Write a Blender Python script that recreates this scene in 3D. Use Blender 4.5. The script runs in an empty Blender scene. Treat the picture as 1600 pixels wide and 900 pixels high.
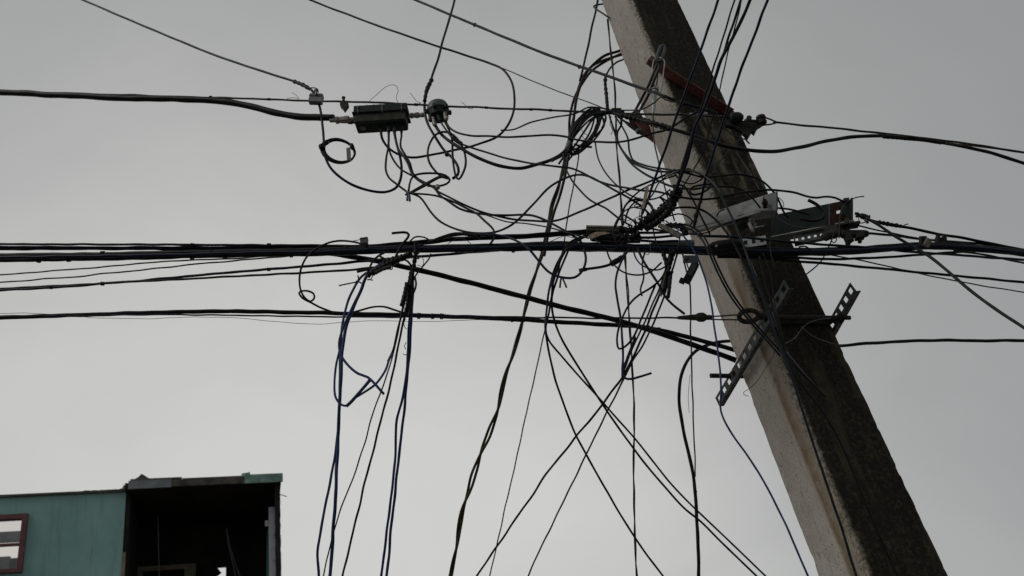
import bpy, bmesh, math, random
from mathutils import Vector, Matrix, noise

random.seed(7)
sc = bpy.context.scene
COL = sc.collection

# ------------------------------------------------------------------ camera
PITCH, ROLL, FPX = math.radians(28), math.radians(8.0), 1556.0
CAM = Vector((0, 0, 1.6))
FW = Vector((0, math.cos(PITCH), math.sin(PITCH)))
_U0 = Vector((0, -math.sin(PITCH), math.cos(PITCH)))
_R0 = Vector((1, 0, 0))
RT = _R0 * math.cos(ROLL) - _U0 * math.sin(ROLL)
UP = _U0 * math.cos(ROLL) + _R0 * math.sin(ROLL)
cd = bpy.data.cameras.new('camera')
cam = bpy.data.objects.new('camera', cd)
COL.objects.link(cam)
M = Matrix((RT, UP, -FW)).transposed().to_4x4()
M.translation = CAM
cam.matrix_world = M
cd.sensor_width = 36.0
cd.lens = FPX / 1600 * 36
cd.clip_end = 2000
cd.clip_start = 0.05
cd.dof.use_dof = True
cd.dof.focus_distance = 5.0
cd.dof.aperture_fstop = 4.0
sc.camera = cam

# ------------------------------------------------------------------ sky and sun
SUN_EL, SUN_AZ = math.radians(42), math.radians(-118)      # azimuth from +Y towards +X
sun_dir = Vector((math.sin(SUN_AZ) * math.cos(SUN_EL), math.cos(SUN_AZ) * math.cos(SUN_EL), math.sin(SUN_EL)))
w = bpy.data.worlds.new('World')
sc.world = w
w.use_nodes = True
nt = w.node_tree
nt.nodes.clear()
def wn(t, **k):
    n = nt.nodes.new(t)
    for a, b in k.items():
        setattr(n, a, b)
    return n
out = wn('ShaderNodeOutputWorld')
bg = wn('ShaderNodeBackground')
nt.links.new(bg.outputs[0], out.inputs[0])
sky = wn('ShaderNodeTexSky', sky_type='NISHITA')
sky.sun_disc = False
sky.sun_elevation = SUN_EL
sky.sun_rotation = SUN_AZ
skm = wn('ShaderNodeVectorMath', operation='SCALE')
skm.inputs['Scale'].default_value = 0.10
nt.links.new(sky.outputs[0], skm.inputs[0])
tc = wn('ShaderNodeTexCoord')
# thin cloud, brightest towards the low left
_az, _el = math.radians(-16), math.radians(10)
brt = Vector((math.sin(_az) * math.cos(_el), math.cos(_az) * math.cos(_el), math.sin(_el)))
dot = wn('ShaderNodeVectorMath', operation='DOT_PRODUCT')
dot.inputs[1].default_value = brt
nt.links.new(tc.outputs['Generated'], dot.inputs[0])
nz = wn('ShaderNodeTexNoise')
nz.inputs['Scale'].default_value = 3.2
nz.inputs['Detail'].default_value = 6.0
nz.inputs['Roughness'].default_value = 0.5
nz.inputs['Distortion'].default_value = 0.4
mp = wn('ShaderNodeMapping')
mp.inputs['Scale'].default_value = (1.0, 1.0, 1.6)
nt.links.new(tc.outputs['Generated'], mp.inputs[0])
nt.links.new(mp.outputs[0], nz.inputs['Vector'])
nm = wn('ShaderNodeMath', operation='MULTIPLY_ADD')
nm.inputs[1].default_value = 0.15
nm.inputs[2].default_value = -0.075
nt.links.new(nz.outputs['Fac'], nm.inputs[0])
ad = wn('ShaderNodeMath', operation='ADD')
nt.links.new(dot.outputs['Value'], ad.inputs[0])
nt.links.new(nm.outputs[0], ad.inputs[1])
cr = wn('ShaderNodeValToRGB')
cr.color_ramp.interpolation = 'CARDINAL'
el = cr.color_ramp.elements
el[0].position = 0.0; el[0].color = (0.288, 0.292, 0.290, 1)
el[1].position = 1.0; el[1].color = (0.645, 0.64, 0.615, 1)
for pos, c in ((0.58, 0.297), (0.68, 0.317), (0.73, 0.340), (0.78, 0.374), (0.83, 0.420), (0.88, 0.475), (0.925, 0.540), (0.97, 0.608)):
    k_ = (pos - 0.58) / 0.4
    e = el.new(pos); e.color = (c, c * (1.025 - 0.03 * k_), c * (1.03 - 0.075 * k_), 1)
nt.links.new(ad.outputs[0], cr.inputs[0])
mx = wn('ShaderNodeMix', data_type='RGBA')
mx.inputs['Factor'].default_value = 0.95
nt.links.new(skm.outputs[0], mx.inputs['A'])
nt.links.new(cr.outputs[0], mx.inputs['B'])
nt.links.new(mx.outputs['Result'], bg.inputs['Color'])
bg.inputs['Strength'].default_value = 1.0

sd = bpy.data.lights.new('sun', 'SUN')
sd.energy = 1.0
sd.angle = math.radians(25)
sd.color = (1.0, 0.95, 0.88)
so = bpy.data.objects.new('sun', sd)
COL.objects.link(so)
so.rotation_euler = (-sun_dir).to_track_quat('-Z', 'Y').to_euler()
so.location = (0, 0, 20)

sc.view_settings.view_transform = 'Standard'
sc.view_settings.look = 'None'
sc.view_settings.exposure = 0.0
sc.view_settings.gamma = 1.0
sc.view_settings.use_curve_mapping = False

# ------------------------------------------------------------------ helpers: projection of a sight line onto a place
def ray(px, py):
    return FW + RT * ((px - 800) / FPX) + UP * ((450 - py) / FPX)
SY = 1.18                                     # street scale: table distances below are in units of 1.18 m
def at(px, py, Y):
    d = ray(px, py)
    return CAM + d * (Y * SY / d.y)
def atz(px, py, Z):
    d = ray(px, py)
    return CAM + d * ((Z - CAM.z) / d.z)
def onplane(px, py, p0, n):
    d = ray(px, py)
    return CAM + d * ((p0 - CAM).dot(n) / d.dot(n))
def mpp(P):                                   # metres per photo pixel at a point
    return (P - CAM).dot(FW) / FPX

# ------------------------------------------------------------------ materials
class NT:
    def __init__(s, name):
        s.m = bpy.data.materials.new(name); s.m.use_nodes = True
        s.t = s.m.node_tree
        s.b = s.t.nodes['Principled BSDF']
    def n(s, typ, ins=None, **k):
        x = s.t.nodes.new(typ)
        for a, b in k.items(): setattr(x, a, b)
        for a, b in (ins or {}).items():
            if isinstance(b, bpy.types.NodeSocket): s.t.links.new(b, x.inputs[a])
            else: x.inputs[a].default_value = b
        return x
    def math(s, op, a, b=0.0, c=0.0, clamp=False):
        x = s.n('ShaderNodeMath', {0: a, 1: b, 2: c}, operation=op); x.use_clamp = clamp
        return x.outputs[0]
    def mix(s, f, a, b, blend='MIX'):
        x = s.n('ShaderNodeMix', data_type='RGBA', blend_type=blend)
        for key, v in (('Factor', f), ('A', a), ('B', b)):
            if isinstance(v, bpy.types.NodeSocket): s.t.links.new(v, x.inputs[key])
            elif key == 'Factor': x.inputs[0].default_value = v
            else: x.inputs[key].default_value = (*v, 1) if len(v) == 3 else v
        return x.outputs['Result']
    def sstep(s, v, lo, hi):
        x = s.n('ShaderNodeMapRange', {'Value': v, 'From Min': lo, 'From Max': hi}, interpolation_type='SMOOTHSTEP')
        return x.outputs[0]
    def noise(s, vec, scale, detail=3, rough=0.55):
        return s.n('ShaderNodeTexNoise', {'Vector': vec, 'Scale': scale, 'Detail': detail, 'Roughness': rough}).outputs['Fac']
    def set(s, key, v):
        if isinstance(v, bpy.types.NodeSocket): s.t.links.new(v, s.b.inputs[key])
        else: s.b.inputs[key].default_value = v

MATS = {}
def simple(name, c1, c2, rough=0.5, metal=0.0, scale=20.0, bump=0.1, bscale=None, spec=0.5, lo=0.35, hi=0.65, dist=0.002):
    q = NT(name)
    co = q.n('ShaderNodeTexCoord').outputs['Object']
    f = q.sstep(q.noise(co, scale, 5, 0.6), lo, hi)
    q.set('Base Color', q.mix(f, c1, c2))
    q.set('Roughness', q.math('MULTIPLY_ADD', q.noise(co, scale * 2.3, 3), 0.3, rough - 0.15))
    q.set('Metallic', metal)
    q.set('Specular IOR Level', spec)
    if bump:
        bn = q.n('ShaderNodeBump', {'Strength': bump, 'Distance': dist, 'Height': q.noise(co, bscale or scale * 6, 4)})
        q.set('Normal', bn.outputs[0])
    MATS[name] = q.m
    return q.m
simple('black_jacket', (0.004, 0.004, 0.005), (0.009, 0.009, 0.010), 0.42, scale=9, bump=0.08, bscale=160, spec=0.16)
simple('dusty_jacket', (0.006, 0.006, 0.007), (0.022, 0.021, 0.020), 0.5, scale=14, bump=0.08, bscale=140, spec=0.16)
simple('blue_jacket', (0.003, 0.005, 0.016), (0.006, 0.010, 0.030), 0.4, scale=8, bump=0.08, bscale=150, spec=0.16)
simple('pale_blue_jacket', (0.035, 0.055, 0.085), (0.055, 0.085, 0.12), 0.45, scale=12, bump=0.2)
simple('teal_jacket', (0.005, 0.010, 0.014), (0.009, 0.017, 0.024), 0.4, scale=8, bump=0.08, bscale=150, spec=0.16)
simple('brown_jacket', (0.020, 0.016, 0.007), (0.055, 0.046, 0.021), 0.55, scale=10, bump=0.08, bscale=120, spec=0.16)
simple('grey_jacket', (0.10, 0.11, 0.12), (0.17, 0.18, 0.19), 0.4, scale=12, bump=0.2)
simple('strand_steel', (0.010, 0.010, 0.009), (0.030, 0.028, 0.025), 0.55, metal=0.3, scale=40, bump=0.3)
simple('galvanised', (0.20, 0.215, 0.215), (0.34, 0.355, 0.35), 0.45, metal=0.55, scale=26, bump=0.2)
simple('dull_galvanised', (0.028, 0.034, 0.036), (0.085, 0.093, 0.093), 0.6, metal=0.3, scale=30, bump=0.25)
simple('weathered_steel', (0.006, 0.006, 0.006), (0.026, 0.023, 0.019), 0.65, metal=0.3, scale=40, bump=0.4)
simple('red_oxide_paint', (0.085, 0.020, 0.014), (0.145, 0.042, 0.031), 0.65, scale=30, bump=0.3)
simple('white_plate', (0.15, 0.165, 0.165), (0.30, 0.30, 0.285), 0.5, scale=12, bump=0.1)
simple('teal_paint', (0.004, 0.011, 0.011), (0.009, 0.019, 0.018), 0.6, spec=0.12, scale=18, bump=0.3)
simple('rust', (0.014, 0.008, 0.006), (0.034, 0.017, 0.011), 0.85, spec=0.1, scale=40, bump=0.5)
simple('green_housing', (0.006, 0.014, 0.013), (0.017, 0.029, 0.026), 0.55, spec=0.2, metal=0.05, scale=22, bump=0.35)
simple('worn_housing', (0.020, 0.021, 0.016), (0.052, 0.050, 0.037), 0.65, spec=0.2, metal=0.1, scale=30, bump=0.4)
simple('tan_metal', (0.16, 0.145, 0.12), (0.30, 0.275, 0.235), 0.5, metal=0.5, scale=40, bump=0.25)
simple('grey_plastic', (0.11, 0.13, 0.135), (0.19, 0.21, 0.21), 0.5, scale=20, bump=0.15)
simple('slate_plastic', (0.030, 0.042, 0.047), (0.060, 0.077, 0.080), 0.5, scale=20, bump=0.15)
simple('tag_board', (0.16, 0.12, 0.085), (0.32, 0.25, 0.18), 0.8, scale=40, bump=0.3)
simple('grey_tag', (0.11, 0.10, 0.085), (0.19, 0.175, 0.15), 0.7, scale=40, bump=0.3)
simple('tape', (0.004, 0.004, 0.004), (0.011, 0.011, 0.011), 0.5, scale=40, bump=0.08, bscale=90, spec=0.16)
simple('maroon_frame', (0.085, 0.022, 0.030), (0.13, 0.040, 0.048), 0.5, scale=6, bump=0.15)
simple('grey_fascia', (0.13, 0.155, 0.165), (0.21, 0.235, 0.245), 0.8, scale=3, bump=0.3)
simple('burnt_fascia', (0.035, 0.032, 0.028), (0.090, 0.078, 0.068), 0.9, scale=5, bump=0.4)
simple('teal_fascia', (0.10, 0.19, 0.17), (0.22, 0.34, 0.30), 0.8, scale=5, bump=0.3)
simple('shade_black_board', (0.008, 0.007, 0.007), (0.020, 0.017, 0.015), 0.95, scale=2, bump=0.3)  # near-black albedo puts the balcony's deep shade into the colour
simple('beige_frame', (0.13, 0.115, 0.085), (0.20, 0.175, 0.13), 0.8, scale=5, bump=0.2)
simple('white_paint', (0.30, 0.31, 0.36), (0.40, 0.41, 0.45), 0.7, scale=4, bump=0.2)
simple('green_cloth', (0.008, 0.085, 0.045), (0.014, 0.12, 0.06), 0.9, scale=5, bump=0.3)
simple('roof_sheet', (0.035, 0.045, 0.040), (0.085, 0.095, 0.080), 0.85, scale=4, bump=0.4)
simple('curtain', (0.55, 0.49, 0.44), (0.66, 0.60, 0.55), 0.9, scale=2, bump=0.2)
simple('reflection_grey', (0.13, 0.14, 0.15), (0.19, 0.20, 0.205), 0.9, scale=3, bump=0.2)  # grey of the added pieces that imitate reflections in the panes
simple('asphalt', (0.045, 0.045, 0.045), (0.075, 0.073, 0.070), 0.9, scale=3, bump=0.5, bscale=60)
simple('pavement', (0.22, 0.21, 0.19), (0.32, 0.30, 0.275), 0.9, scale=2, bump=0.3, bscale=50)
simple('earth', (0.10, 0.085, 0.06), (0.16, 0.14, 0.10), 0.95, scale=0.5, bump=0.4, bscale=8)
def stucco_mat():
    q = NT('teal_stucco')
    co = q.n('ShaderNodeTexCoord').outputs['Object']
    st = q.n('ShaderNodeMapping', {'Vector': co, 'Scale': (1, 1, 0.07)}).outputs[0]
    c = q.mix(q.sstep(q.noise(co, 1.3, 5, 0.6), 0.3, 0.7), (0.185, 0.345, 0.335), (0.235, 0.41, 0.395))
    c = q.mix(q.math('MULTIPLY', q.sstep(q.noise(st, 7, 5, 0.6), 0.50, 0.75), 0.55), c, (0.125, 0.20, 0.195))
    c = q.mix(q.math('MULTIPLY', q.sstep(q.noise(co, 5, 6, 0.7), 0.60, 0.74), 0.5), c, (0.28, 0.40, 0.38))
    c = q.mix(q.math('MULTIPLY', q.sstep(q.noise(st, 30, 4, 0.6), 0.60, 0.72), 0.45), c, (0.09, 0.13, 0.125))
    q.set('Base Color', c); q.set('Roughness', 0.9)
    bn = q.n('ShaderNodeBump', {'Strength': 0.3, 'Distance': 0.008, 'Height': q.noise(co, 30, 5)})
    q.set('Normal', bn.outputs[0])
    MATS['teal_stucco'] = q.m
stucco_mat()
simple('deep_blue_jacket', (0.010, 0.024, 0.075), (0.017, 0.040, 0.125), 0.45, scale=8, bump=0.08, spec=0.2)
def glass_mat():
    q = NT('window_glass')
    q.set('Base Color', (0.97, 0.93, 0.90, 1)); q.set('Roughness', 0.03); q.set('Transmission Weight', 1.0); q.set('IOR', 1.5)
    MATS['window_glass'] = q.m
glass_mat()

# ------------------------------------------------------------------ mesh helpers
def link(name, me, m=None, parent=None, label=None, cat=None, group=None, kind=None):
    o = bpy.data.objects.new(name, me)
    COL.objects.link(o)
    if m and me is not None: me.materials.append(MATS[m])
    if parent is not None:
        o.parent = parent
        o.matrix_parent_inverse = PINV[parent.name]
    if label: o['label'] = label
    if cat: o['category'] = cat
    if group: o['group'] = group
    if kind: o['kind'] = kind
    PINV[o.name] = Matrix.Identity(4)
    return o
PINV = {}
def thing(name, label, cat, loc, group=None):
    o = bpy.data.objects.new(name, None)
    COL.objects.link(o)
    o.location = loc
    o.empty_display_size = 0.1
    o['label'] = label; o['category'] = cat
    if group: o['group'] = group
    PINV[o.name] = Matrix.Translation(-Vector(loc))
    return o

def add_tube(bm, pts, rad, sides=8, cap=True):
    n = len(pts)
    R = rad if isinstance(rad, (list, tuple)) else [rad] * n
    t0 = (pts[1] - pts[0]).normalized()
    ref = Vector((0, 0, 1)) if abs(t0.z) < 0.9 else Vector((0, 1, 0))
    u = t0.cross(ref).normalized()
    rings = []
    for i in range(n):
        t = (pts[min(i + 1, n - 1)] - pts[max(i - 1, 0)])
        if t.length < 1e-9: t = t0
        t = t.normalized()
        u = (u - t * u.dot(t))
        if u.length < 1e-6: u = t.orthogonal()
        u.normalize()
        v = t.cross(u)
        rings.append([bm.verts.new(pts[i] + (u * math.cos(2 * math.pi * k / sides) + v * math.sin(2 * math.pi * k / sides)) * R[i]) for k in range(sides)])
        t0 = t
    for i in range(n - 1):
        a, b = rings[i], rings[i + 1]
        for k in range(sides):
            f = bm.faces.new((a[k], a[(k + 1) % sides], b[(k + 1) % sides], b[k])); f.smooth = True
    if cap:
        bm.faces.new(rings[0][::-1]); bm.faces.new(rings[-1])

def bm_obj(name, bm, m, parent=None, **k):
    me = bpy.data.meshes.new(name)
    bmesh.ops.recalc_face_normals(bm, faces=bm.faces)
    bm.to_mesh(me); bm.free()
    return link(name, me, m, parent, **k)

def add_box(bm, c, ax, hs, bev=0.0):
    t = bmesh.new()
    bmesh.ops.create_cube(t, size=2.0)
    mat = Matrix((ax[0] * hs[0], ax[1] * hs[1], ax[2] * hs[2])).transposed().to_4x4()
    for v in t.verts: v.co = Vector((v.co.x * hs[0], v.co.y * hs[1], v.co.z * hs[2]))
    if bev: bmesh.ops.bevel(t, geom=list(t.edges), offset=bev, segments=2, affect='EDGES', profile=0.6)
    mm = Matrix((ax[0], ax[1], ax[2])).transposed().to_4x4()
    vm = {}
    for v in t.verts: vm[v] = bm.verts.new(c + mm @ v.co)
    for f in t.faces: bm.faces.new([vm[v] for v in f.verts])
    t.free()
def box(name, c, ax, hs, m, parent=None, bev=0.0, **k):
    bm = bmesh.new(); add_box(bm, Vector(c), ax, hs, bev)
    return bm_obj(name, bm, m, parent, **k)
def cyl(name, a, b, r0, m, parent=None, r1=None, sides=14, **k):
    bm = bmesh.new(); add_tube(bm, [a, b], [r0, r0 if r1 is None else r1], sides)
    return bm_obj(name, bm, m, parent, **k)
def lathe(name, p0, d, prof, m, parent=None, sides=16, **k):    # prof: (along, radius)
    bm = bmesh.new()
    add_tube(bm, [p0 + d * a for a, r in prof], [max(r, 1e-4) for a, r in prof], sides)
    for f in bm.faces: f.smooth = False
    return bm_obj(name, bm, m, parent, **k)
def prism(name, poly, d, m, parent=None, **k):                  # polygon extruded along d
    bm = bmesh.new()
    a = [bm.verts.new(p) for p in poly]; b = [bm.verts.new(p + d) for p in poly]
    bm.faces.new(a); bm.faces.new(b[::-1])
    for i in range(len(a)):
        j = (i + 1) % len(a); bm.faces.new((a[i], b[i], b[j], a[j]))
    return bm_obj(name, bm, m, parent, **k)

# ------------------------------------------------------------------ cables
def crom(P, step=5.0):
    """centripetal Catmull-Rom through (x, y, Y)"""
    if len(P) == 2:
        a, b = P
        L = math.hypot(b[0] - a[0], b[1] - a[1]); n = max(2, int(L / (step * 3)))
        return [tuple(a[k] + (b[k] - a[k]) * i / n for k in range(3)) for i in range(n + 1)]
    Q = [tuple(2 * P[0][k] - P[1][k] for k in range(3))] + list(P) + [tuple(2 * P[-1][k] - P[-2][k] for k in range(3))]
    res = []
    for i in range(1, len(Q) - 2):
        p0, p1, p2, p3 = Q[i - 1:i + 3]
        def dd(a, b): return max(math.hypot(a[0] - b[0], a[1] - b[1]), 1e-3) ** 0.5
        t0 = 0; t1 = t0 + dd(p0, p1); t2 = t1 + dd(p1, p2); t3 = t2 + dd(p2, p3)
        L = math.hypot(p2[0] - p1[0], p2[1] - p1[1])
        n = max(2, int(L / step))
        for j in range(n):
            t = t1 + (t2 - t1) * j / n
            o = []
            for k in range(3):
                a1 = p0[k] * (t1 - t) / (t1 - t0) + p1[k] * (t - t0) / (t1 - t0)
                a2 = p1[k] * (t2 - t) / (t2 - t1) + p2[k] * (t - t1) / (t2 - t1)
                a3 = p2[k] * (t3 - t) / (t3 - t2) + p3[k] * (t - t2) / (t3 - t2)
                b1 = a1 * (t2 - t) / (t2 - t0) + a2 * (t - t0) / (t2 - t0)
                b2 = a2 * (t3 - t) / (t3 - t1) + a3 * (t - t1) / (t3 - t1)
                o.append(b1 * (t2 - t) / (t2 - t1) + b2 * (t - t1) / (t2 - t1))
            res.append(tuple(o))
    res.append(tuple(P[-1]))
    return res

def path3(pts, Y=(3.7, 3.7), ext=(0, 0), jit=0.012, step=5.0):
    """control points (x, y) or (x, y, Y) -> 3D polyline at those distances"""
    L = [0]
    for a, b in zip(pts, pts[1:]): L.append(L[-1] + math.hypot(b[0] - a[0], b[1] - a[1]))
    kn = [(l, p[2]) for p, l in zip(pts, L) if len(p) == 3]    # distances given at some points, linear between
    if not kn or kn[0][0] > 0: kn.insert(0, (0, Y[0]))
    if kn[-1][0] < L[-1]: kn.append((L[-1], Y[1]))
    def yat(l):
        for (a, u), (b, v) in zip(kn, kn[1:]):
            if l <= b: return u + (v - u) * (l - a) / max(b - a, 1e-6)
        return kn[-1][1]
    P = [(p[0], p[1], yat(l)) for p, l in zip(pts, L)]
    S = crom(P, step)
    ph, fq = random.uniform(0, 6.28), random.uniform(0.02, 0.035)
    ph2 = random.uniform(0, 9)
    V, l = [], 0
    for i, s in enumerate(S):
        if i: l += math.hypot(s[0] - S[i - 1][0], s[1] - S[i - 1][1])
        wob = 0.35 * math.sin(l * 0.11 + ph2) * math.sin(l * 0.031 + ph) + 0.8 * noise.noise(Vector((l * 0.021, ph * 7, ph2)))
        V.append(at(s[0] + wob, s[1] + wob, s[2] + jit * math.sin(l * fq + ph)))
    if ext[0]:
        d = (V[0] - V[3]).normalized(); V = [V[0] + d * ext[0], V[0] + d * ext[0] * 0.5] + V
    if ext[1]:
        d = (V[-1] - V[-4]).normalized(); V = V + [V[-1] + d * ext[1] * 0.5, V[-1] + d * ext[1]]
    return V
def rad_of(V, wpx):
    mid = V[len(V) // 2]
    return wpx * 0.54 * mpp(mid)

def cab(name, label, wpx, pts, Y=(3.7, 3.7), m='black_jacket', ext=(0, 0), cat='cable', group=None, jit=0.012, parent=None, sides=8, bumps=0.0, step=5.0):
    V = path3(pts, Y, ext, jit, step)
    r = rad_of(V, wpx)
    bm = bmesh.new()
    if bumps:
        R = [r * (1 + bumps * random.uniform(-1, 1)) for _ in V]
    else:
        ph = random.uniform(0, 9)
        R = [r * (1 + 0.05 * math.sin(i * 0.7 + ph) * math.sin(i * 0.19)) for i in range(len(V))]
    add_tube(bm, V, R, sides)
    if parent is None and label:
        return bm_obj(name, bm, m, None, label=label, cat=cat, group=group)
    return bm_obj(name, bm, m, parent)

def twisted(name, label, wpx, pts, Y, m, ext=(0, 0), pitch=60.0, cat='cable', loose=0.5, part='strand'):
    V = path3(pts, Y, ext, 0.0, 4.0)
    r = rad_of(V, wpx)
    t = thing(name, label, cat, V[-1])
    n = len(V)
    for s in range(2):
        bm = bmesh.new(); W = []
        ph = 0.0
        for i, p in enumerate(V):
            tn = (V[min(i + 1, n - 1)] - V[max(i - 1, 0)]).normalized()
            u = tn.cross(Vector((0, 1, 0.2))).normalized(); v = tn.cross(u)
            if i: ph += (V[i] - V[i - 1]).length / (pitch * mpp(p)) * 2 * math.pi
            rr = r * (0.36 + loose * (0.5 + 0.5 * math.sin(i * 0.045 + 1.3 * s * 0 + wpx)) ** 3)
            W.append(p + (u * math.cos(ph + math.pi * s) + v * math.sin(ph + math.pi * s)) * rr)
        add_tube(bm, W, r * 0.60, 7)
        bm_obj(part, bm, m, t)
    return t

def wrap(parent, pts, wpx, Y, m='tape', part='tape_wrap', rag=0.22):
    V = path3(pts, Y, (0, 0), 0.0, 2.0)
    r = rad_of(V, wpx); bm = bmesh.new()
    R = []
    for i in range(len(V)):
        R.append(r * (1 + rag * math.sin(i * 1.9) * (0.4 + 0.6 * random.random()) + rag * random.uniform(-0.5, 0.5)))
    add_tube(bm, V, R, 9)
    return bm_obj(part, bm, m, parent)

# ------------------------------------------------------------------ the setting: ground, road, pavement
def sheet(name, x0, x1, y0, y1, z, m):
    bm = bmesh.new()
    bm.faces.new([bm.verts.new(v) for v in ((x0, y0, z), (x1, y0, z), (x1, y1, z), (x0, y1, z))])
    return bm_obj(name, bm, m, kind='structure')
sheet('ground', -400, 400, -400, 400, -0.02, 'earth')
sheet('road', -200, 200, -5.0, 2.6, 0.0, 'asphalt')
bm = bmesh.new(); add_box(bm, Vector((0, 5.2, 0.03)), (Vector((1, 0, 0)), Vector((0, 1, 0)), Vector((0, 0, 1))), (200, 2.55, 0.09), 0.012)
bm_obj('pavement', bm, 'pavement', kind='structure')

# ------------------------------------------------------------------ the leaning concrete pole
YAW = 0.30895
PA = Vector((math.cos(YAW), math.sin(YAW), 0)); PB = Vector((-math.sin(YAW), math.cos(YAW), 0))
ZC = 1.6 + 2.0 * SY
PAX = Vector((-0.11326, 0.02895, 1)).normalized()
PC = Vector((1.0896 * SY, 4.0 * SY, ZC))                  # a point on the axis
la = (PA - PAX * PA.dot(PAX)); lb = (PB - PAX * PB.dot(PAX))
HA, HB = la.length, lb.length
la.normalize(); lb = (PAX.cross(la)).normalized()
PBASE = PC - PAX * (ZC / PAX.z)
H0 = 0.15229 * SY
def half(z):                                              # half width at height z
    return H0 - 0.00876 * (z - ZC)
def pole_mesh():
    ztop = 8.6; ns = 420
    prof = []                                             # unit profile, counter-clockwise, with chamfered corners
    ch = 0.085
    def side(p, q, k):
        return [(p[0] + (q[0] - p[0]) * i / k, p[1] + (q[1] - p[1]) * i / k) for i in range(k)]
    cs = [(-1, -1), (1, -1), (1, 1), (-1, 1)]
    for i in range(4):
        a, b = cs[i], cs[(i + 1) % 4]
        d = ((b[0] - a[0]) / 2, (b[1] - a[1]) / 2)
        s = (a[0] + d[0] * ch, a[1] + d[1] * ch); e = (b[0] - d[0] * ch, b[1] - d[1] * ch)
        prof += side(s, e, 9)
        nx = cs[(i + 2) % 4]; d2 = ((nx[0] - b[0]) / 2, (nx[1] - b[1]) / 2)
        s2 = (b[0] + d2[0] * ch, b[1] + d2[1] * ch)
        prof += [e, ((e[0] + s2[0] + b[0] * 0.7) / 2.7, (e[1] + s2[1] + b[1] * 0.7) / 2.7)]
    verts, faces = [], []
    L = ztop / PAX.z
    for j in range(ns + 1):
        l = L * j / ns
        h = half(l * PAX.z)
        for (x, y) in prof:
            corner = max(0.0, (abs(x) + abs(y) - 1.75) / 0.2)
            P = Vector((x * h * HA, y * h * HB, l))
            nn = noise.noise(P * 9) * 0.0018 + noise.noise(P * 40) * 0.0006
            chip = max(0.0, noise.noise(Vector((x * 3, y * 3, l * 4.5))) - 0.25) * (0.050 if x > 0 else 0.036 if y < 0 else 0.018) * min(1, corner)
            chip += max(0.0, noise.noise(Vector((x * 5, y * 5, l * 17))) - 0.2) * 0.016 * min(1, corner)
            s = 1 + (nn - chip) / h
            verts.append((P.x * s, P.y * s, l))
    m = len(prof)
    for j in range(ns):
        for k in range(m):
            a = j * m + k; b = j * m + (k + 1) % m
            faces.append((a, b, b + m, a + m))
    faces.append(tuple(range(m))[::-1]); faces.append(tuple(range(ns * m, ns * m + m)))
    me = bpy.data.meshes.new('concrete_pole'); me.from_pydata(verts, [], faces); me.update()
    for p in me.polygons: p.use_smooth = True
    return me
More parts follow.
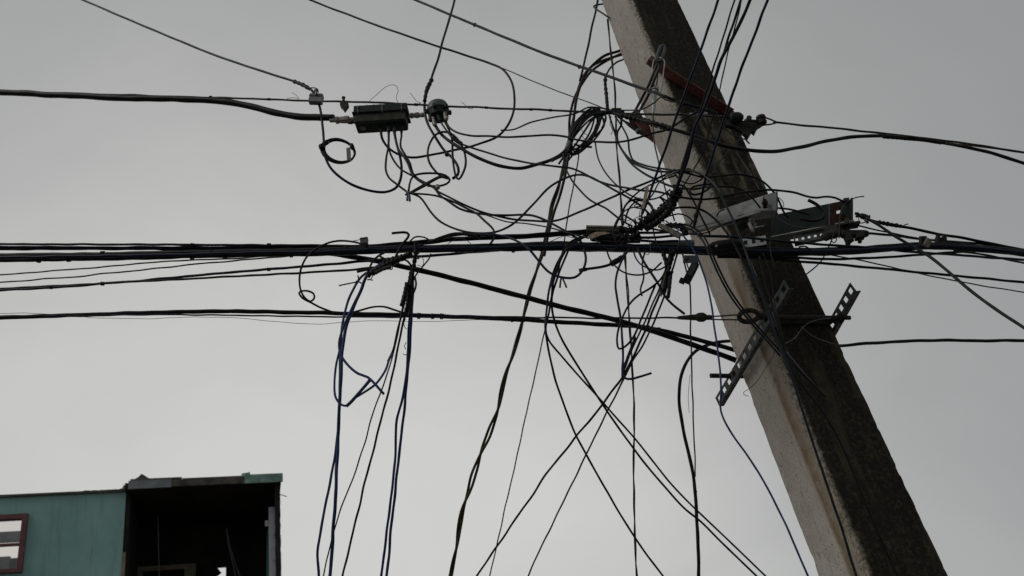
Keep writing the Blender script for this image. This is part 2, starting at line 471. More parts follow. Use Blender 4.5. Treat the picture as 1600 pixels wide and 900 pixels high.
def pole_material():
    q = NT('weathered_concrete')
    co = q.n('ShaderNodeTexCoord').outputs['Object']
    sp = q.n('ShaderNodeSeparateXYZ', {0: co})
    X, Yc, Z = sp.outputs
    # stretched coordinate for water streaks
    st = q.n('ShaderNodeMapping', {'Vector': co, 'Scale': (1, 1, 0.10)}).outputs[0]
    n1 = q.noise(co, 6, 5, 0.6); n2 = q.noise(st, 30, 4, 0.6); n3 = q.noise(co, 130, 3, 0.6); n4 = q.noise(st, 11, 4, 0.6)
    base = q.mix(q.sstep(n1, 0.3, 0.7), (0.345, 0.317, 0.277), (0.445, 0.41, 0.36))
    base = q.mix(q.math('MULTIPLY', q.sstep(n2, 0.48, 0.75), 0.5), base, (0.24, 0.215, 0.185))
    n5 = q.noise(co, 300, 2, 0.7); n6 = q.noise(q.n('ShaderNodeMapping', {'Vector': co, 'Scale': (1, 1, 0.22)}).outputs[0], 75, 4, 0.65)
    base = q.mix(q.math('MULTIPLY', q.sstep(n3, 0.42, 0.62), 0.55), base, (0.23, 0.215, 0.195))
    base = q.mix(q.math('MULTIPLY', q.sstep(n5, 0.45, 0.7), 0.45), base, (0.52, 0.50, 0.46))
    base = q.mix(q.math('MULTIPLY', q.sstep(n6, 0.56, 0.70), 0.7), base, (0.15, 0.138, 0.12))
    # air holes
    vo = q.n('ShaderNodeTexVoronoi', {'Vector': co, 'Scale': 42.0, 'Randomness': 1.0})
    rnd = q.sstep(q.n('ShaderNodeSeparateColor', {0: vo.outputs['Color']}).outputs[0], 0.62, 0.66)
    pit = q.math('MULTIPLY', q.math('SUBTRACT', 1.0, q.sstep(vo.outputs['Distance'], 0.07, 0.16)), rnd)
    vo2 = q.n('ShaderNodeTexVoronoi', {'Vector': co, 'Scale': 19.0, 'Randomness': 1.0})
    rnd2 = q.sstep(q.n('ShaderNodeSeparateColor', {0: vo2.outputs['Color']}).outputs[1], 0.60, 0.63)
    pit = q.math('MAXIMUM', pit, q.math('MULTIPLY', q.math('SUBTRACT', 1.0, q.sstep(vo2.outputs['Distance'], 0.055, 0.12)), rnd2))
    base = q.mix(q.math('MULTIPLY', pit, 0.85), base, (0.07, 0.062, 0.054))
    # rust-brown run-off down the near arris of the pale face
    hw = q.math('MULTIPLY_ADD', q.math('SUBTRACT', Z, 3.9600), -0.00876, 0.1797)
    Xn = q.math('DIVIDE', X, hw); Yn = q.math('DIVIDE', Yc, hw)
    d = q.math('ADD', Yn, q.math('MULTIPLY', q.math('SUBTRACT', q.noise(st, 9, 3), 0.5), 0.35))
    band = q.math('MULTIPLY', q.sstep(d, -0.80, -0.42), q.math('SUBTRACT', 1.0, q.sstep(d, -0.36, -0.16)))
    zm = q.math('SUBTRACT', 1.0, q.sstep(q.math('ADD', Z, q.math('MULTIPLY', n4, 0.5)), 4.05, 4.5))
    onleft = q.math('SUBTRACT', 1.0, q.sstep(Xn, -0.97, -0.9))
    band = q.math('MULTIPLY', q.math('MULTIPLY', band, zm), q.math('MULTIPLY', onleft, q.math('MULTIPLY', q.sstep(q.noise(co, 14, 5, 0.65), 0.22, 0.55), q.math('MULTIPLY_ADD', n4, 0.8, 0.5))))
    base = q.mix(q.math('MINIMUM', band, 0.9), base, (0.15, 0.105, 0.058))
    tan = q.math('MULTIPLY', q.math('SUBTRACT', 1.0, q.sstep(d, -0.62, -0.30)), q.math('MULTIPLY', zm, onleft))
    base = q.mix(q.math('MULTIPLY', tan, q.math('MULTIPLY_ADD', n1, 0.5, 0.25)), base, (0.20, 0.16, 0.112))
    grime = q.math('MULTIPLY', q.sstep(q.math('ADD', q.math('SUBTRACT', Xn, Yn), q.math('MULTIPLY', q.noise(co, 30, 6, 0.75), 0.75)), 0.02, 0.32), q.sstep(q.noise(co, 60, 4, 0.7), 0.40, 0.62))
    base = q.mix(q.math('MULTIPLY', grime, 0.75), base, (0.055, 0.045, 0.032))
    # black algae and moss over the street face; denser lower cover includes hardware shade
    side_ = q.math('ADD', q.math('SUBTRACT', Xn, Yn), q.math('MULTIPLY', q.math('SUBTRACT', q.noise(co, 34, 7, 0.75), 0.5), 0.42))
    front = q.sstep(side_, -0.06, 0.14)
    bare = q.math('MULTIPLY', q.sstep(Z, 4.25, 4.55), q.math('SUBTRACT', 1.0, q.sstep(Z, 4.95, 5.2)))
    thr = q.math('MULTIPLY_ADD', bare, 0.16, 0.27)
    cov = q.sstep(q.math('SUBTRACT', q.math('ADD', q.math('MULTIPLY', n4, 0.65), q.math('MULTIPLY', n1, 0.35)), thr), 0.0, 0.11)
    cov = q.math('MULTIPLY', cov, front)
    g = q.noise(co, 55, 5, 0.7)
    moss = q.mix(q.sstep(g, 0.45, 0.7), (0.007, 0.006, 0.004), (0.045, 0.040, 0.022))
    moss = q.mix(q.math('MULTIPLY', q.sstep(q.noise(st, 13, 5, 0.6), 0.52, 0.68), 0.6), moss, (0.062, 0.052, 0.030))
    moss = q.mix(q.math('MULTIPLY', q.sstep(q.noise(co, 7, 5, 0.65), 0.52, 0.66), 0.8), moss, (0.009, 0.009, 0.007))
    moss = q.mix(q.math('MULTIPLY', q.sstep(q.noise(co, 18, 6, 0.75), 0.60, 0.70), 0.7), moss, (0.062, 0.066, 0.034))
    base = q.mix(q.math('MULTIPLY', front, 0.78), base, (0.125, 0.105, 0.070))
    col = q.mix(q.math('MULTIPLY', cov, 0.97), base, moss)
    q.set('Base Color', col)
    q.set('Roughness', 0.93)
    q.set('Specular IOR Level', 0.25)
    hgt = q.math('ADD', q.math('MULTIPLY', n3, 0.5), q.math('MULTIPLY', pit, -1.2))
    hgt = q.math('ADD', hgt, q.math('MULTIPLY', q.math('MULTIPLY', cov, g), 1.0))
    bn = q.n('ShaderNodeBump', {'Strength': 0.7, 'Distance': 0.005, 'Height': hgt})
    q.set('Normal', bn.outputs[0])
    MATS['weathered_concrete'] = q.m
pole_material()
pole = link('concrete_pole', pole_mesh(), 'weathered_concrete', label='tall leaning square concrete pole, one face pale, the other black with moss', cat='utility pole')
PM = Matrix((la, lb, PAX)).transposed().to_4x4(); PM.translation = PBASE
pole.matrix_world = PM

def hl(z): return half(z)
NL, NR = -la, -lb                                         # outward normals of the pale face and of the mossy face
def _face(px, py, n, hh, off):
    h = H0
    for _ in range(4):
        P = onplane(px, py, PC + n * (h * hh + off), n)
        h = half(P.z)
    return P
def onL(px, py, off): return _face(px, py, NL, HA, off)   # on the pale face, off metres proud
def onR(px, py, off): return _face(px, py, NR, HB, off)   # on the mossy face
def onLb(px, py, off): return _face(px, py, -NL, HA, off) # on the two hidden faces opposite
def onRb(px, py, off): return _face(px, py, -NR, HB, off)

# ------------------------------------------------------------------ the green and dark house at the lower left
X3, Y3, Z3 = Vector((1, 0, 0)), Vector((0, 1, 0)), Vector((0, 0, 1))
HA0 = at(200, 764, 15.0)                                   # fascia, lower left corner
HB0 = atz(442, 753, HA0.z)
HU = (HB0 - HA0); HLEN = HU.length; HU = HU / HLEN
HN = Vector((HU.y, -HU.x, 0))                              # outward, to the viewer
if HN.dot(CAM - HA0) < 0: HN = -HN
def hp(u, n, z): return HA0 + HU * u + HN * n + Z3 * z     # house frame: along, outward, up from the fascia's lower edge
def hpx(px, py, n):                                        # where a sight line meets the plane n metres proud of the fascia
    P = onplane(px, py, HA0 + HN * n, HN); d = P - HA0
    return d.dot(HU), d.z
HAX = (HU, HN, Z3)
house = thing('house', 'teal rendered house with maroon window and dark open balcony at lower left', 'house', (HA0.x - 2, HA0.y + 2, 0))
WALLN = -0.35
u_we, z_wt = hpx(197, 769, WALLN)                          # wall's right edge and top
u_wl = hpx(-420, 800, WALLN)[0]
zb = -HA0.z
def hbox(name, u0, u1, n0, n1, z0, z1, m, parent=house, bev=0.0, **k):
    return box(name, hp((u0 + u1) / 2, (n0 + n1) / 2, (z0 + z1) / 2), HAX, (abs(u1 - u0) / 2, abs(n1 - n0) / 2, abs(z1 - z0) / 2), m, parent, bev, **k)
wu1, wz1 = hpx(45, 803, WALLN); wu0 = wu1 - 1.5; wz0 = hpx(40, 893, WALLN)[1] - 0.02
# wall in pieces round the window opening
def wallpiece(parts):
    bm = bmesh.new()
    for (u0, u1, z0, z1) in parts:
        add_box(bm, hp((u0 + u1) / 2, WALLN - 0.1, (z0 + z1) / 2), HAX, ((u1 - u0) / 2, 0.1, (z1 - z0) / 2))
    return bm_obj('wall', bm, 'teal_stucco', house)
wallpiece([(wu1 - 0.06, u_we, zb, z_wt), (u_wl, wu0 + 0.06, zb, z_wt), (wu0 + 0.06, wu1 - 0.06, wz1 - 0.06, z_wt), (wu0 + 0.06, wu1 - 0.06, zb, wz0 + 0.06)])
hbox('wall', u_wl, u_wl + 0.2, -4.0, WALLN - 0.2, zb, z_wt, 'teal_stucco')
hbox('wall', u_we - 0.2, u_we, -4.0, WALLN - 0.2, zb, z_wt, 'shade_black_board')
hbox('wall', u_wl, u_we, -4.2, -4.0, zb, wz0 + 0.1, 'teal_stucco')
hbox('coping', u_wl - 0.1, u_we - 0.01, WALLN - 0.22, WALLN + 0.05, z_wt + 0.002, z_wt + 0.045, 'roof_sheet')
# curled roofing scraps along the wall top
for (px, py, wpx, hpx_) in ((136, 767, 10, 5), (148, 769, 8, 5), (160, 768, 7, 6), (170, 769, 9, 5), (181, 766, 9, 8), (190, 764, 7, 6), (194, 754, 5, 5)):
    u, z = hpx(px, py, WALLN + 0.05); s = 0.0105
    poly = [hp(u - wpx * s * 0.6, WALLN + 0.06, z_wt + 0.046), hp(u + wpx * s * 0.6, WALLN + 0.06, z_wt + 0.046), hp(u + wpx * s * 0.4, WALLN + 0.02, min(max(z + 0.01, z_wt + 0.055), z_wt + 0.12)), hp(u - wpx * s * 0.2, WALLN, min(max(z + 0.03, z_wt + 0.07), z_wt + 0.15))]
    prism('roofing_scrap', poly, -HN * 0.25, 'roof_sheet', house)
# window
win = hbox('window', wu0, wu0 + 0.07, WALLN - 0.02, WALLN + 0.06, wz0, wz1, 'maroon_frame', bev=0.008)
def wbox(*a, **k):
    return hbox(*a, parent=win, **k)
zm_ = hpx(30, 851, WALLN)[1]
wbox('frame', wu1 - 0.10, wu1, WALLN - 0.02, WALLN + 0.06, wz0, wz1, 'maroon_frame', bev=0.01)
wbox('frame', wu0 + 0.07, wu1 - 0.10, WALLN - 0.02, WALLN + 0.058, wz1 - 0.10, wz1 - 0.001, 'maroon_frame', bev=0.008)
wbox('frame', wu0 + 0.07, wu1 - 0.10, WALLN - 0.02, WALLN + 0.057, wz0 + 0.001, wz0 + 0.08, 'maroon_frame', bev=0.008)
wbox('glazing_bar', wu0 + 0.07, wu1 - 0.10, WALLN - 0.015, WALLN + 0.05, zm_ - 0.025, zm_ + 0.025, 'maroon_frame', bev=0.006)
wbox('glazing_bar', (wu0 + wu1) / 2 - 0.02, (wu0 + wu1) / 2 + 0.02, WALLN - 0.016, WALLN + 0.045, wz0 + 0.08, wz1 - 0.10, 'maroon_frame', bev=0.006)
for (z0, z1) in ((wz0 + 0.08, zm_ - 0.025), (zm_ + 0.025, wz1 - 0.10)):
    wbox('pane', wu0 + 0.07, (wu0 + wu1) / 2 - 0.02, WALLN + 0.005, WALLN + 0.010, z0, z1, 'window_glass')
    wbox('pane', (wu0 + wu1) / 2 + 0.02, wu1 - 0.10, WALLN + 0.005, WALLN + 0.010, z0, z1, 'window_glass')
# room made up roofless for sky in panes; added beam and boards imitate reflections
NB = -2.2
def rbox(name, x0, x1, y0, y1, m, n=NB, par=house):
    xm = min(max(20, x0), x1)
    ua = hpx(x0, y0, n)[0]; ub_ = hpx(x1, y0, n)[0]; za = hpx(xm, y0, n)[1]; zb_ = hpx(xm, y1, n)[1]
    return hbox(name, min(ua, ub_), max(ua, ub_), n - 0.08, n, min(za, zb_), max(za, zb_), m, par)
rbox('reflection_band', -160, 70, 830, 846, 'reflection_grey')
rbox('reflection_board', 12, 60, 872, 960, 'reflection_grey', NB - 0.2)
rbox('reflection_board', -160, 16, 869, 960, 'grey_plastic', NB)
# balcony: roof with three fascia boards, dark soffit, posts, back wall with openings
DEP = -2.6
fz = 0.16
u1 = hpx(268, 755, 0)[0]; u2 = hpx(388, 750, 0)[0]
ub = min(hpx(438, 790, DEP)[0], HLEN - 0.03)               # the house is not square: its right side runs back to here
brf = prism('balcony_roof', [hp(u_we + 0.004, -0.045, 0.02), hp(HLEN - 0.03, -0.045, 0.02), hp(ub, DEP - 0.1, 0.02), hp(u_we + 0.004, DEP - 0.1, 0.02)], Z3 * (fz - 0.05), 'shade_black_board', house)
hbox('fascia_board', 0.0, u1, -0.04, 0.0, 0.0, fz, 'grey_fascia', brf, 0.004)
hbox('fascia_board', u1 + 0.004, u2, -0.045, -0.006, 0.012, fz - 0.012, 'burnt_fascia', brf, 0.004)
hbox('fascia_board', u2 - 0.07, HLEN, -0.005, 0.02, 0.0, fz + 0.015, 'teal_fascia', brf, 0.004)
hbox('roof_edge', 0.03, u1 + 0.18, -0.7, -0.01, fz + 0.001, fz + 0.035, 'roof_sheet', brf, 0.006)
hbox('roof_edge', u1 + 0.19, HLEN - 0.03, -0.25, -0.02, fz - 0.011, fz + 0.012, 'roof_sheet', brf, 0.004)
u, z = hpx(222, 742, -0.1)
prism('roofing_scrap', [hp(u - 0.17, -0.1, fz + 0.036), hp(u + 0.17, -0.1, fz + 0.036), hp(u + 0.05, -0.12, z - 0.01), hp(u - 0.01, -0.12, z + 0.03), hp(u - 0.07, -0.1, z - 0.04)], -HN * 0.3, 'roof_sheet', brf)
u, z = hpx(383, 741, -0.05)
prism('roofing_scrap', [hp(u - 0.08, 0.0, fz - 0.02), hp(u + 0.10, 0.0, fz - 0.02), hp(u + 0.09, -0.02, z + 0.03), hp(u - 0.06, -0.02, z + 0.01)], -HN * 0.2, 'teal_fascia', brf)
prism('side_wall', [hp(HLEN - 0.14, -0.35, zb), hp(HLEN - 0.06, -0.35, zb), hp(ub, DEP, zb), hp(ub - 0.1, DEP, zb)], Z3 * (0.019 - zb), 'shade_black_board', house)
hbox('side_wall', u_we + 0.005, u_we + 0.08, DEP, WALLN - 0.02, zb, 0.02, 'shade_black_board')
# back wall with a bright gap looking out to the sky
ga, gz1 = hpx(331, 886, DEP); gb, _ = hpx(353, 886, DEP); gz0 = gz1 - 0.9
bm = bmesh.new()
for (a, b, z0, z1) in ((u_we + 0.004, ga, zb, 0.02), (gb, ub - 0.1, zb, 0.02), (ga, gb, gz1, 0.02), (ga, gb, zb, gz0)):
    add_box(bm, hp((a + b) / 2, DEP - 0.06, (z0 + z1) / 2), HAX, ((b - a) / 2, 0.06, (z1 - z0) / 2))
bm_obj('back_wall', bm, 'shade_black_board', house)
box('torn_panel', hp(ga + 0.03, DEP + 0.03, gz1 - 0.14), (HU * 0.8 + Z3 * 0.6, HN, Z3 * 0.8 - HU * 0.6), (0.13, 0.02, 0.10), 'shade_black_board', house)
# beige inner frame under the soffit
fa, ft = hpx(212, 886, DEP + 0.2); fb, _ = hpx(306, 886, DEP + 0.2)
fr = hbox('door_frame', fa, fb, DEP + 0.10, DEP + 0.2, ft - 0.10, ft, 'beige_frame')
hbox('jamb', fb - 0.22, fb - 0.001, DEP + 0.10, DEP + 0.199, ft - 2.1, ft - 0.101, 'beige_frame', fr)
hbox('jamb', fa + 0.001, fa + 0.14, DEP + 0.10, DEP + 0.199, ft - 2.1, ft - 0.101, 'beige_frame', fr)
# pale edge strip beside the teal wall, right-hand post, green cloth, balcony floor
e0, ez = hpx(194, 862, -0.3); hbox('edge_board', u_we + 0.006, u_we + 0.06, WALLN - 0.018, WALLN + 0.02, ez - 2.2, ez, 'beige_frame')
pu0, pz = hpx(418, 794, -0.30); pu1 = hpx(430, 794, -0.30)[0]
hbox('post', pu0 + 0.02, pu1, -0.34, -0.24, zb, pz, 'white_paint', bev=0.006)
hbox('post_bracket', pu0 - 0.05, pu0 + 0.015, -0.33, -0.27, pz - 0.36, pz - 0.25, 'white_paint', bev=0.006)
g0, gz = hpx(414, 838, -0.5)
prism('green_cloth', [hp(pu0 - 0.06, -0.45, gz - 2.2), hp(pu0 + 0.02, -0.42, gz - 2.2), hp(pu0 + 0.02, -0.42, gz + 0.15), hp(pu0 - 0.01, -0.44, gz + 0.1)], -HN * 0.02, 'green_cloth', house)
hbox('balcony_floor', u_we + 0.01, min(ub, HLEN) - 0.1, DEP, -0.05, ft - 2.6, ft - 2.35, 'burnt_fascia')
hbox('front_wall', u_we + 0.01, HLEN - 0.16, -0.40, -0.25, zb, ft - 2.601, 'teal_stucco')
# frayed sheet edge and stubs of rod sticking out at the right side of the balcony
bm = bmesh.new()
pv = []
for i in range(26):
    z = 0.0 - i * 0.09
    pv.append(hp(HLEN - 0.05 + 0.010 * random.random() - 0.003 * (i % 3), -0.10 - 0.01 * i * 0.3, z))
va = [bm.verts.new(p) for p in pv]; vb = [bm.verts.new(p - HU * 0.10) for p in pv]
bk = (HU * (ub - HLEN) - HN * -DEP).normalized() * 0.5
vc = [bm.verts.new(p + bk) for p in pv]; vd = [bm.verts.new(p - HU * 0.10 + bk) for p in pv]
for i in range(25):
    bm.faces.new((va[i], va[i + 1], vb[i + 1], vb[i])); bm.faces.new((vc[i], vc[i + 1], va[i + 1], va[i]))
    bm.faces.new((vb[i], vb[i + 1], vd[i + 1], vd[i])); bm.faces.new((vd[i], vd[i + 1], vc[i + 1], vc[i]))
bm_obj('side_sheet', bm, 'shade_black_board', house)
for (px, py, dx, dy) in ((436, 772, 12, 4), (428, 836, 11, 1), (428, 876, 8, 1)):
    a = hpx(px, py, -0.1); b = hpx(px + dx, py + dy, -0.1)
    cyl('rod_stub', hp(a[0], -0.1, a[1]), hp(b[0], -0.1, b[1]), 0.008, 'weathered_steel', house, sides=6)
# loose wires hanging inside the balcony
def hcab(label, pts, n, wpx=1.6):
    V = []
    for (x, y) in pts:
        a = hpx(x, y, n); V.append(hp(a[0], n, a[1]))
    d = (V[-1] - V[-2]).normalized(); V.append(V[-1] + d * 0.6)
    bm = bmesh.new(); add_tube(bm, V, wpx * 0.5 * mpp(V[0]), 6)
    return bm_obj('hanging_wire', bm, 'slate_plastic', label=label, cat='wire')
hcab('single pale wire hanging straight down inside the dark balcony', [(247, 806), (247.5, 850), (249, 900)], -0.6, 1.3)
hcab('pale slack wire hanging in the dark balcony, left of a close pair', [(353, 826), (357, 850), (364, 880), (368, 900)], -0.6, 1.5)
hcab('pale slack wire hanging in the dark balcony, right of a close pair', [(354, 826), (359, 852), (369, 885), (375, 900)], -0.62, 1.5)

# ------------------------------------------------------------------ steelwork clamped round the pole
def strip_axes(P0, P1, n):
    ax = (P1 - P0).normalized(); ay = n.cross(ax).normalized()
    return ax, ay, n
def slotted_bar(name, label, P0, P1, n, hgt, nslots, m, lip=0.028, slot=0.5, thick=0.004, group=None, t0=0.03):
    ax, ay, az = strip_axes(P0, P1, n)
    az = ax.cross(ay)
    if az.dot(n) < 0: az = -az
    L = (P1 - P0).length
    t = thing(name, label, 'bracket', P0, group)
    bm = bmesh.new()
    rail = hgt * 0.24
    mid = (P0 + P1) / 2
    for s in (-1, 1):
        add_box(bm, mid + ay * s * (hgt - rail) / 2, (ax, ay, az), (L / 2, rail / 2, thick / 2))
    pitch = L / nslots
    for i in range(nslots + 1):
        wd = pitch * (1 - slot)
        c = P0 + ax * min(max(i * pitch, wd / 4), L - wd / 4)
        hw = wd / 2 if 0 < i < nslots else wd / 4
        add_box(bm, c, (ax, ay, az), (hw, (hgt - 2 * rail) / 2 - 0.0001, thick / 2 - 0.0002))
    bm_obj('slotted_web', bm, m, t)
    dn = -1 if ay.z > 0 else 1
    bm = bmesh.new()
    add_box(bm, mid + ay * dn * (hgt / 2 + thick / 2) - az * (lip / 2 - thick / 2), (ax, ay, az), (L / 2, thick / 2, lip / 2))
    bm_obj('flange', bm, m, t)
    return t, (ax, ay, az)
# lower clamp frame: two slotted bars, two threaded rods
P0, P1 = onL(1121, 628, 0.045), onL(1229, 444, 0.045)
slotted_bar('slotted_bar', 'slotted steel angle slanting across the pale face of the pole, lower end sticking out', P0, P1, NL, 0.052, 13, 'dull_galvanised')
P0, P1 = onLb(1283, 538, 0.03), onLb(1333, 448, 0.03)
slotted_bar('slotted_bar', 'slotted steel angle sticking out from the right edge of the pole against the sky', P0, P1, NL, 0.058, 7, 'dull_galvanised')
def rod(name, label, a, b, r, nuts, m='weathered_steel', cat='bolt'):
    d = (b - a).normalized(); L = (b - a).length
    t = thing(name, label, cat, a)
    bm = bmesh.new()
    n = int(L / 0.006); pts = [a + d * L * i / n for i in range(n + 1)]
    add_tube(bm, pts, [r * (1 + 0.05 * (i % 2)) for i in range(n + 1)], 10)
    bm_obj('shank', bm, m, t)
    for k in nuts:
        lathe('nut', a + d * (L * k), d, [(0, r * 1.9), (0.016, r * 1.9)], m, t, sides=6)
        lathe('washer', a + d * (L * k + 0.017), d, [(0, r * 2.6), (0.004, r * 2.6)], m, t, sides=14)
    return t
rod('threaded_rod', 'dark threaded rod across the mossy pole face between the two slotted bars', onR(1190, 496, 0.05), onR(1328, 496.5, 0.05), 0.011, (0.02, 0.86))
rod('threaded_rod', 'dark bolt end sticking out left of the pole through the slotted bar', onRb(1110, 587, 0.03), onRb(1250, 589, 0.03), 0.012, (0.22,))
# dark plate added behind the front rod to blacken the pole face
cl = thing('dark_plate', 'dark plate added to blacken the pole face behind the eye of the guy strand', 'clamp', onR(1200, 510, 0.02))
prism('plate', [onR(x, y, 0.028) for x, y in ((1186, 492), (1300, 493), (1308, 499), (1300, 505), (1216, 505), (1192, 503))], -NR * 0.018, 'weathered_steel', cl)
lathe('bolt_head', onR(1305, 501, 0.03), NR, [(0, 0.022), (0.02, 0.022)], 'weathered_steel', cl, sides=6)
# eye ring and shackle
def ring(name, ctr, e1, e2, r, m, parent=None, n=30, **k):
    bm = bmesh.new()
    V = [ctr + e1 * math.cos(2 * math.pi * i / n) + e2 * math.sin(2 * math.pi * i / n) for i in range(n + 1)]
    add_tube(bm, V, r, 9, cap=False)
    bmesh.ops.remove_doubles(bm, verts=bm.verts, dist=1e-6)
    return bm_obj(name, bm, m, parent, **k)
c = onR(1170, 494, 0.055); pp = mpp(c)
eye = thing('eye_bolt', 'dark steel eye ring holding the lower guy strand at the pole', 'eye bolt', c)
ring('eye', c, RT * 15 * pp + UP * 1 * pp, UP * 9 * pp, 4.0 * pp, 'weathered_steel', eye)
cyl('shank', onR(1186, 494, 0.055), onR(1206, 495, 0.05), 6 * pp, 'weathered_steel', eye)

# red angle bars
P0, P1 = onR(1018, 99, 0.012), onR(1144, 179, 0.012)
ax = (P1 - P0).normalized(); ay = NR.cross(ax).normalized()
if ay.z < 0: ay = -ay
rb = thing('red_angle_bar', 'red painted angle iron slanting across the upper mossy face of the pole', 'bracket', P0)
mid = (P0 + P1) / 2; L = (P1 - P0).length
box('web', mid, (ax, ay, NR), (L / 2, 0.030, 0.004), 'red_oxide_paint', rb, 0.001)
box('flange', mid - ay * 0.0265 + NR * 0.032, (ax, NR, ay), (L / 2 - 0.004, 0.028, 0.0035), 'red_oxide_paint', rb, 0.001)
for k in (0.3, 0.72):
    lathe('rivet', P0 + ax * L * k + NR * 0.004, NR, [(0, 0.008), (0.006, 0.006)], 'weathered_steel', rb, sides=8)
box('bent_end', P0 - ax * 0.012 + NR * 0.012, (ax, ay, NR), (0.012, 0.022, 0.02), 'red_oxide_paint', rb, 0.002)
rb2 = thing('red_angle_bar', 'rusty red bar end showing at the left edge of the pole beside the cable knot', 'bracket', onRb(985, 178, 0.02))
prism('web', [onRb(x, y, 0.02) for x, y in ((983, 178), (996, 170), (1006, 185), (1060, 230), (1060, 250), (1011, 214))], NR * -0.008, 'red_oxide_paint', rb2)
prism('flange', [onRb(x, y, 0.03) for x, y in ((985, 184), (1004, 186), (1008, 200), (993, 194))], NR * -0.03, 'rust', rb2)

# eye hook over the red bar with its loops and grip
hk = thing('eye_hook', 'galvanised hook curling over the red bar at the top of the pole', 'hook', onR(1030, 100, 0.05))
def hcurve(name, pts, wpx, off, m, parent, fn=onR, sides=9):
    S_ = crom([(x, y, 0) for x, y in pts], 2.5)
    V = [fn(x, y, off) for x, y, _ in S_]
    bm = bmesh.new(); add_tube(bm, V, wpx * 0.5 * mpp(V[0]), sides)
    return bm_obj(name, bm, m, parent)
hcurve('hook', [(1024, 98), (1026, 90), (1030, 78), (1033, 72), (1037, 72), (1038, 78), (1034, 90), (1030, 97)], 5.5, 0.07, 'slate_plastic', hk)
gp = thing('guy_grip', 'pale grey strand grip with wire loops hanging from the hook on the pole', 'strand grip', onR(1022, 140, 0.10))
hcurve('loop', [(1031, 90), (1023, 92), (1020, 102), (1019, 140)], 2, 0.075, 'galvanised', gp)
hcurve('loop', [(1031, 90), (1038, 95), (1037, 110), (1034, 135), (1031, 150)], 2, 0.08, 'galvanised', gp)
hcurve('loop', [(1030, 96), (1028, 115), (1025, 142)], 2.2, 0.07, 'strand_steel', gp)
p = onR(1023, 136, 0.09); q = onR(1020.5, 178, 0.09); d = (q - p).normalized(); Lg = (q - p).length
lathe('grip_body', p, d, [(0, 0.014), (0.006, 0.024), (0.03, 0.024), (0.031, 0.017), (0.07, 0.015), (Lg, 0.007)], 'galvanised', gp, sides=14)
box('grip_tab', onR(1015, 144, 0.08), (RT, UP, FW), (0.012, 0.008, 0.006), 'white_plate', gp, 0.002)
# pair of dark stays from the hook to the knot at the left
for i, (lab, pts) in enumerate((('dark stay wire from hook to cable knot, upper of two', [(1027, 98, 3.68), (1016, 128, 3.72), (1004, 152, 3.80), (990, 176, 3.92)]),
                                ('dark stay wire from hook to cable knot, lower of two', [(1031, 102, 3.67), (1020, 132, 3.71), (1009, 156, 3.79), (997, 176, 3.9)]))):
    cab('stay_wire', lab, 4, pts, m='strand_steel', cat='wire', jit=0)

# crossarms
FR = 3.60
def poly_prism(name, pts, thick, m, parent, Yf):
    V = [at(x, y, Yf(x)) for x, y in pts]
    return prism(name, V, Vector((0, thick, 0)), m, parent)
ca = thing('crossarm', 'pale grey steel channel crossarm in front of the pole, with a square cut end', 'crossarm', at(1140, 340, 3.6))
yf = lambda x: 3.70 - (x - 1068) * 0.0009
poly_prism('web', [(1066, 350), (1126, 327.5), (1213, 299), (1213.5, 327), (1190, 327.5), (1160, 335), (1066, 358)], 0.006, 'white_plate', ca, yf)
V = [at(1066, 358, 3.70), at(1160, 335, yf(1160)), at(1190, 327.5, yf(1190)), at(1213.5, 327, yf(1213))]
W = [v + Vector((0, 0.065, 0.0)) for v in V[::-1]]
prism('flange', V + W, Vector((0, 0, -0.006)), 'white_plate', ca)
prism('end_plate', [at(1213.6, 299, yf(1213)), at(1214.2, 327, yf(1213)), at(1214.2, 327, yf(1213)) + Vector((0, 0.06, 0)), at(1213.6, 299, yf(1213)) + Vector((0, 0.06, 0))], Vector((0.005, 0, 0)), 'dull_galvanised', ca)
V = [at(1068, 362, 3.66), at(1188, 328.5, 3.57), at(1188, 331.5, 3.57), at(1070, 366, 3.66)]
prism('edge_strip', V, Vector((0, 0.006, 0)), 'galvanised', ca)
lathe('bolt', at(1195, 318, 3.575), Vector((0, -1, 0)), [(0, 0.016), (0.012, 0.016)], 'rust', ca, sides=6)
cyl('pin', at(1194.5, 312, 3.565), at(1195.5, 324, 3.562), 0.010, 'rust', ca)
cb = thing('crossarm', 'teal and rust painted channel crossarm right of the pole with a hole near its end', 'crossarm', at(1290, 350, 3.7))
y2 = lambda x: 3.80 - (x - 1205) * 0.0010
def seg(name, a, b, m, top, bot, th=0.006, dy=0.0):
    V = [at(a, top(a), y2(a) + dy), at(b, top(b), y2(b) + dy), at(b, bot(b), y2(b) + dy), at(a, bot(a), y2(a) + dy)]
    return prism(name, V, Vector((0, th, 0)), m, cb)
tp = lambda x: 311 + (1330 - x) * 0.205
bt = lambda x: 343.5 + (1330 - x) * 0.20
seg('web', 1205, 1295.5, 'teal_paint', tp, bt)
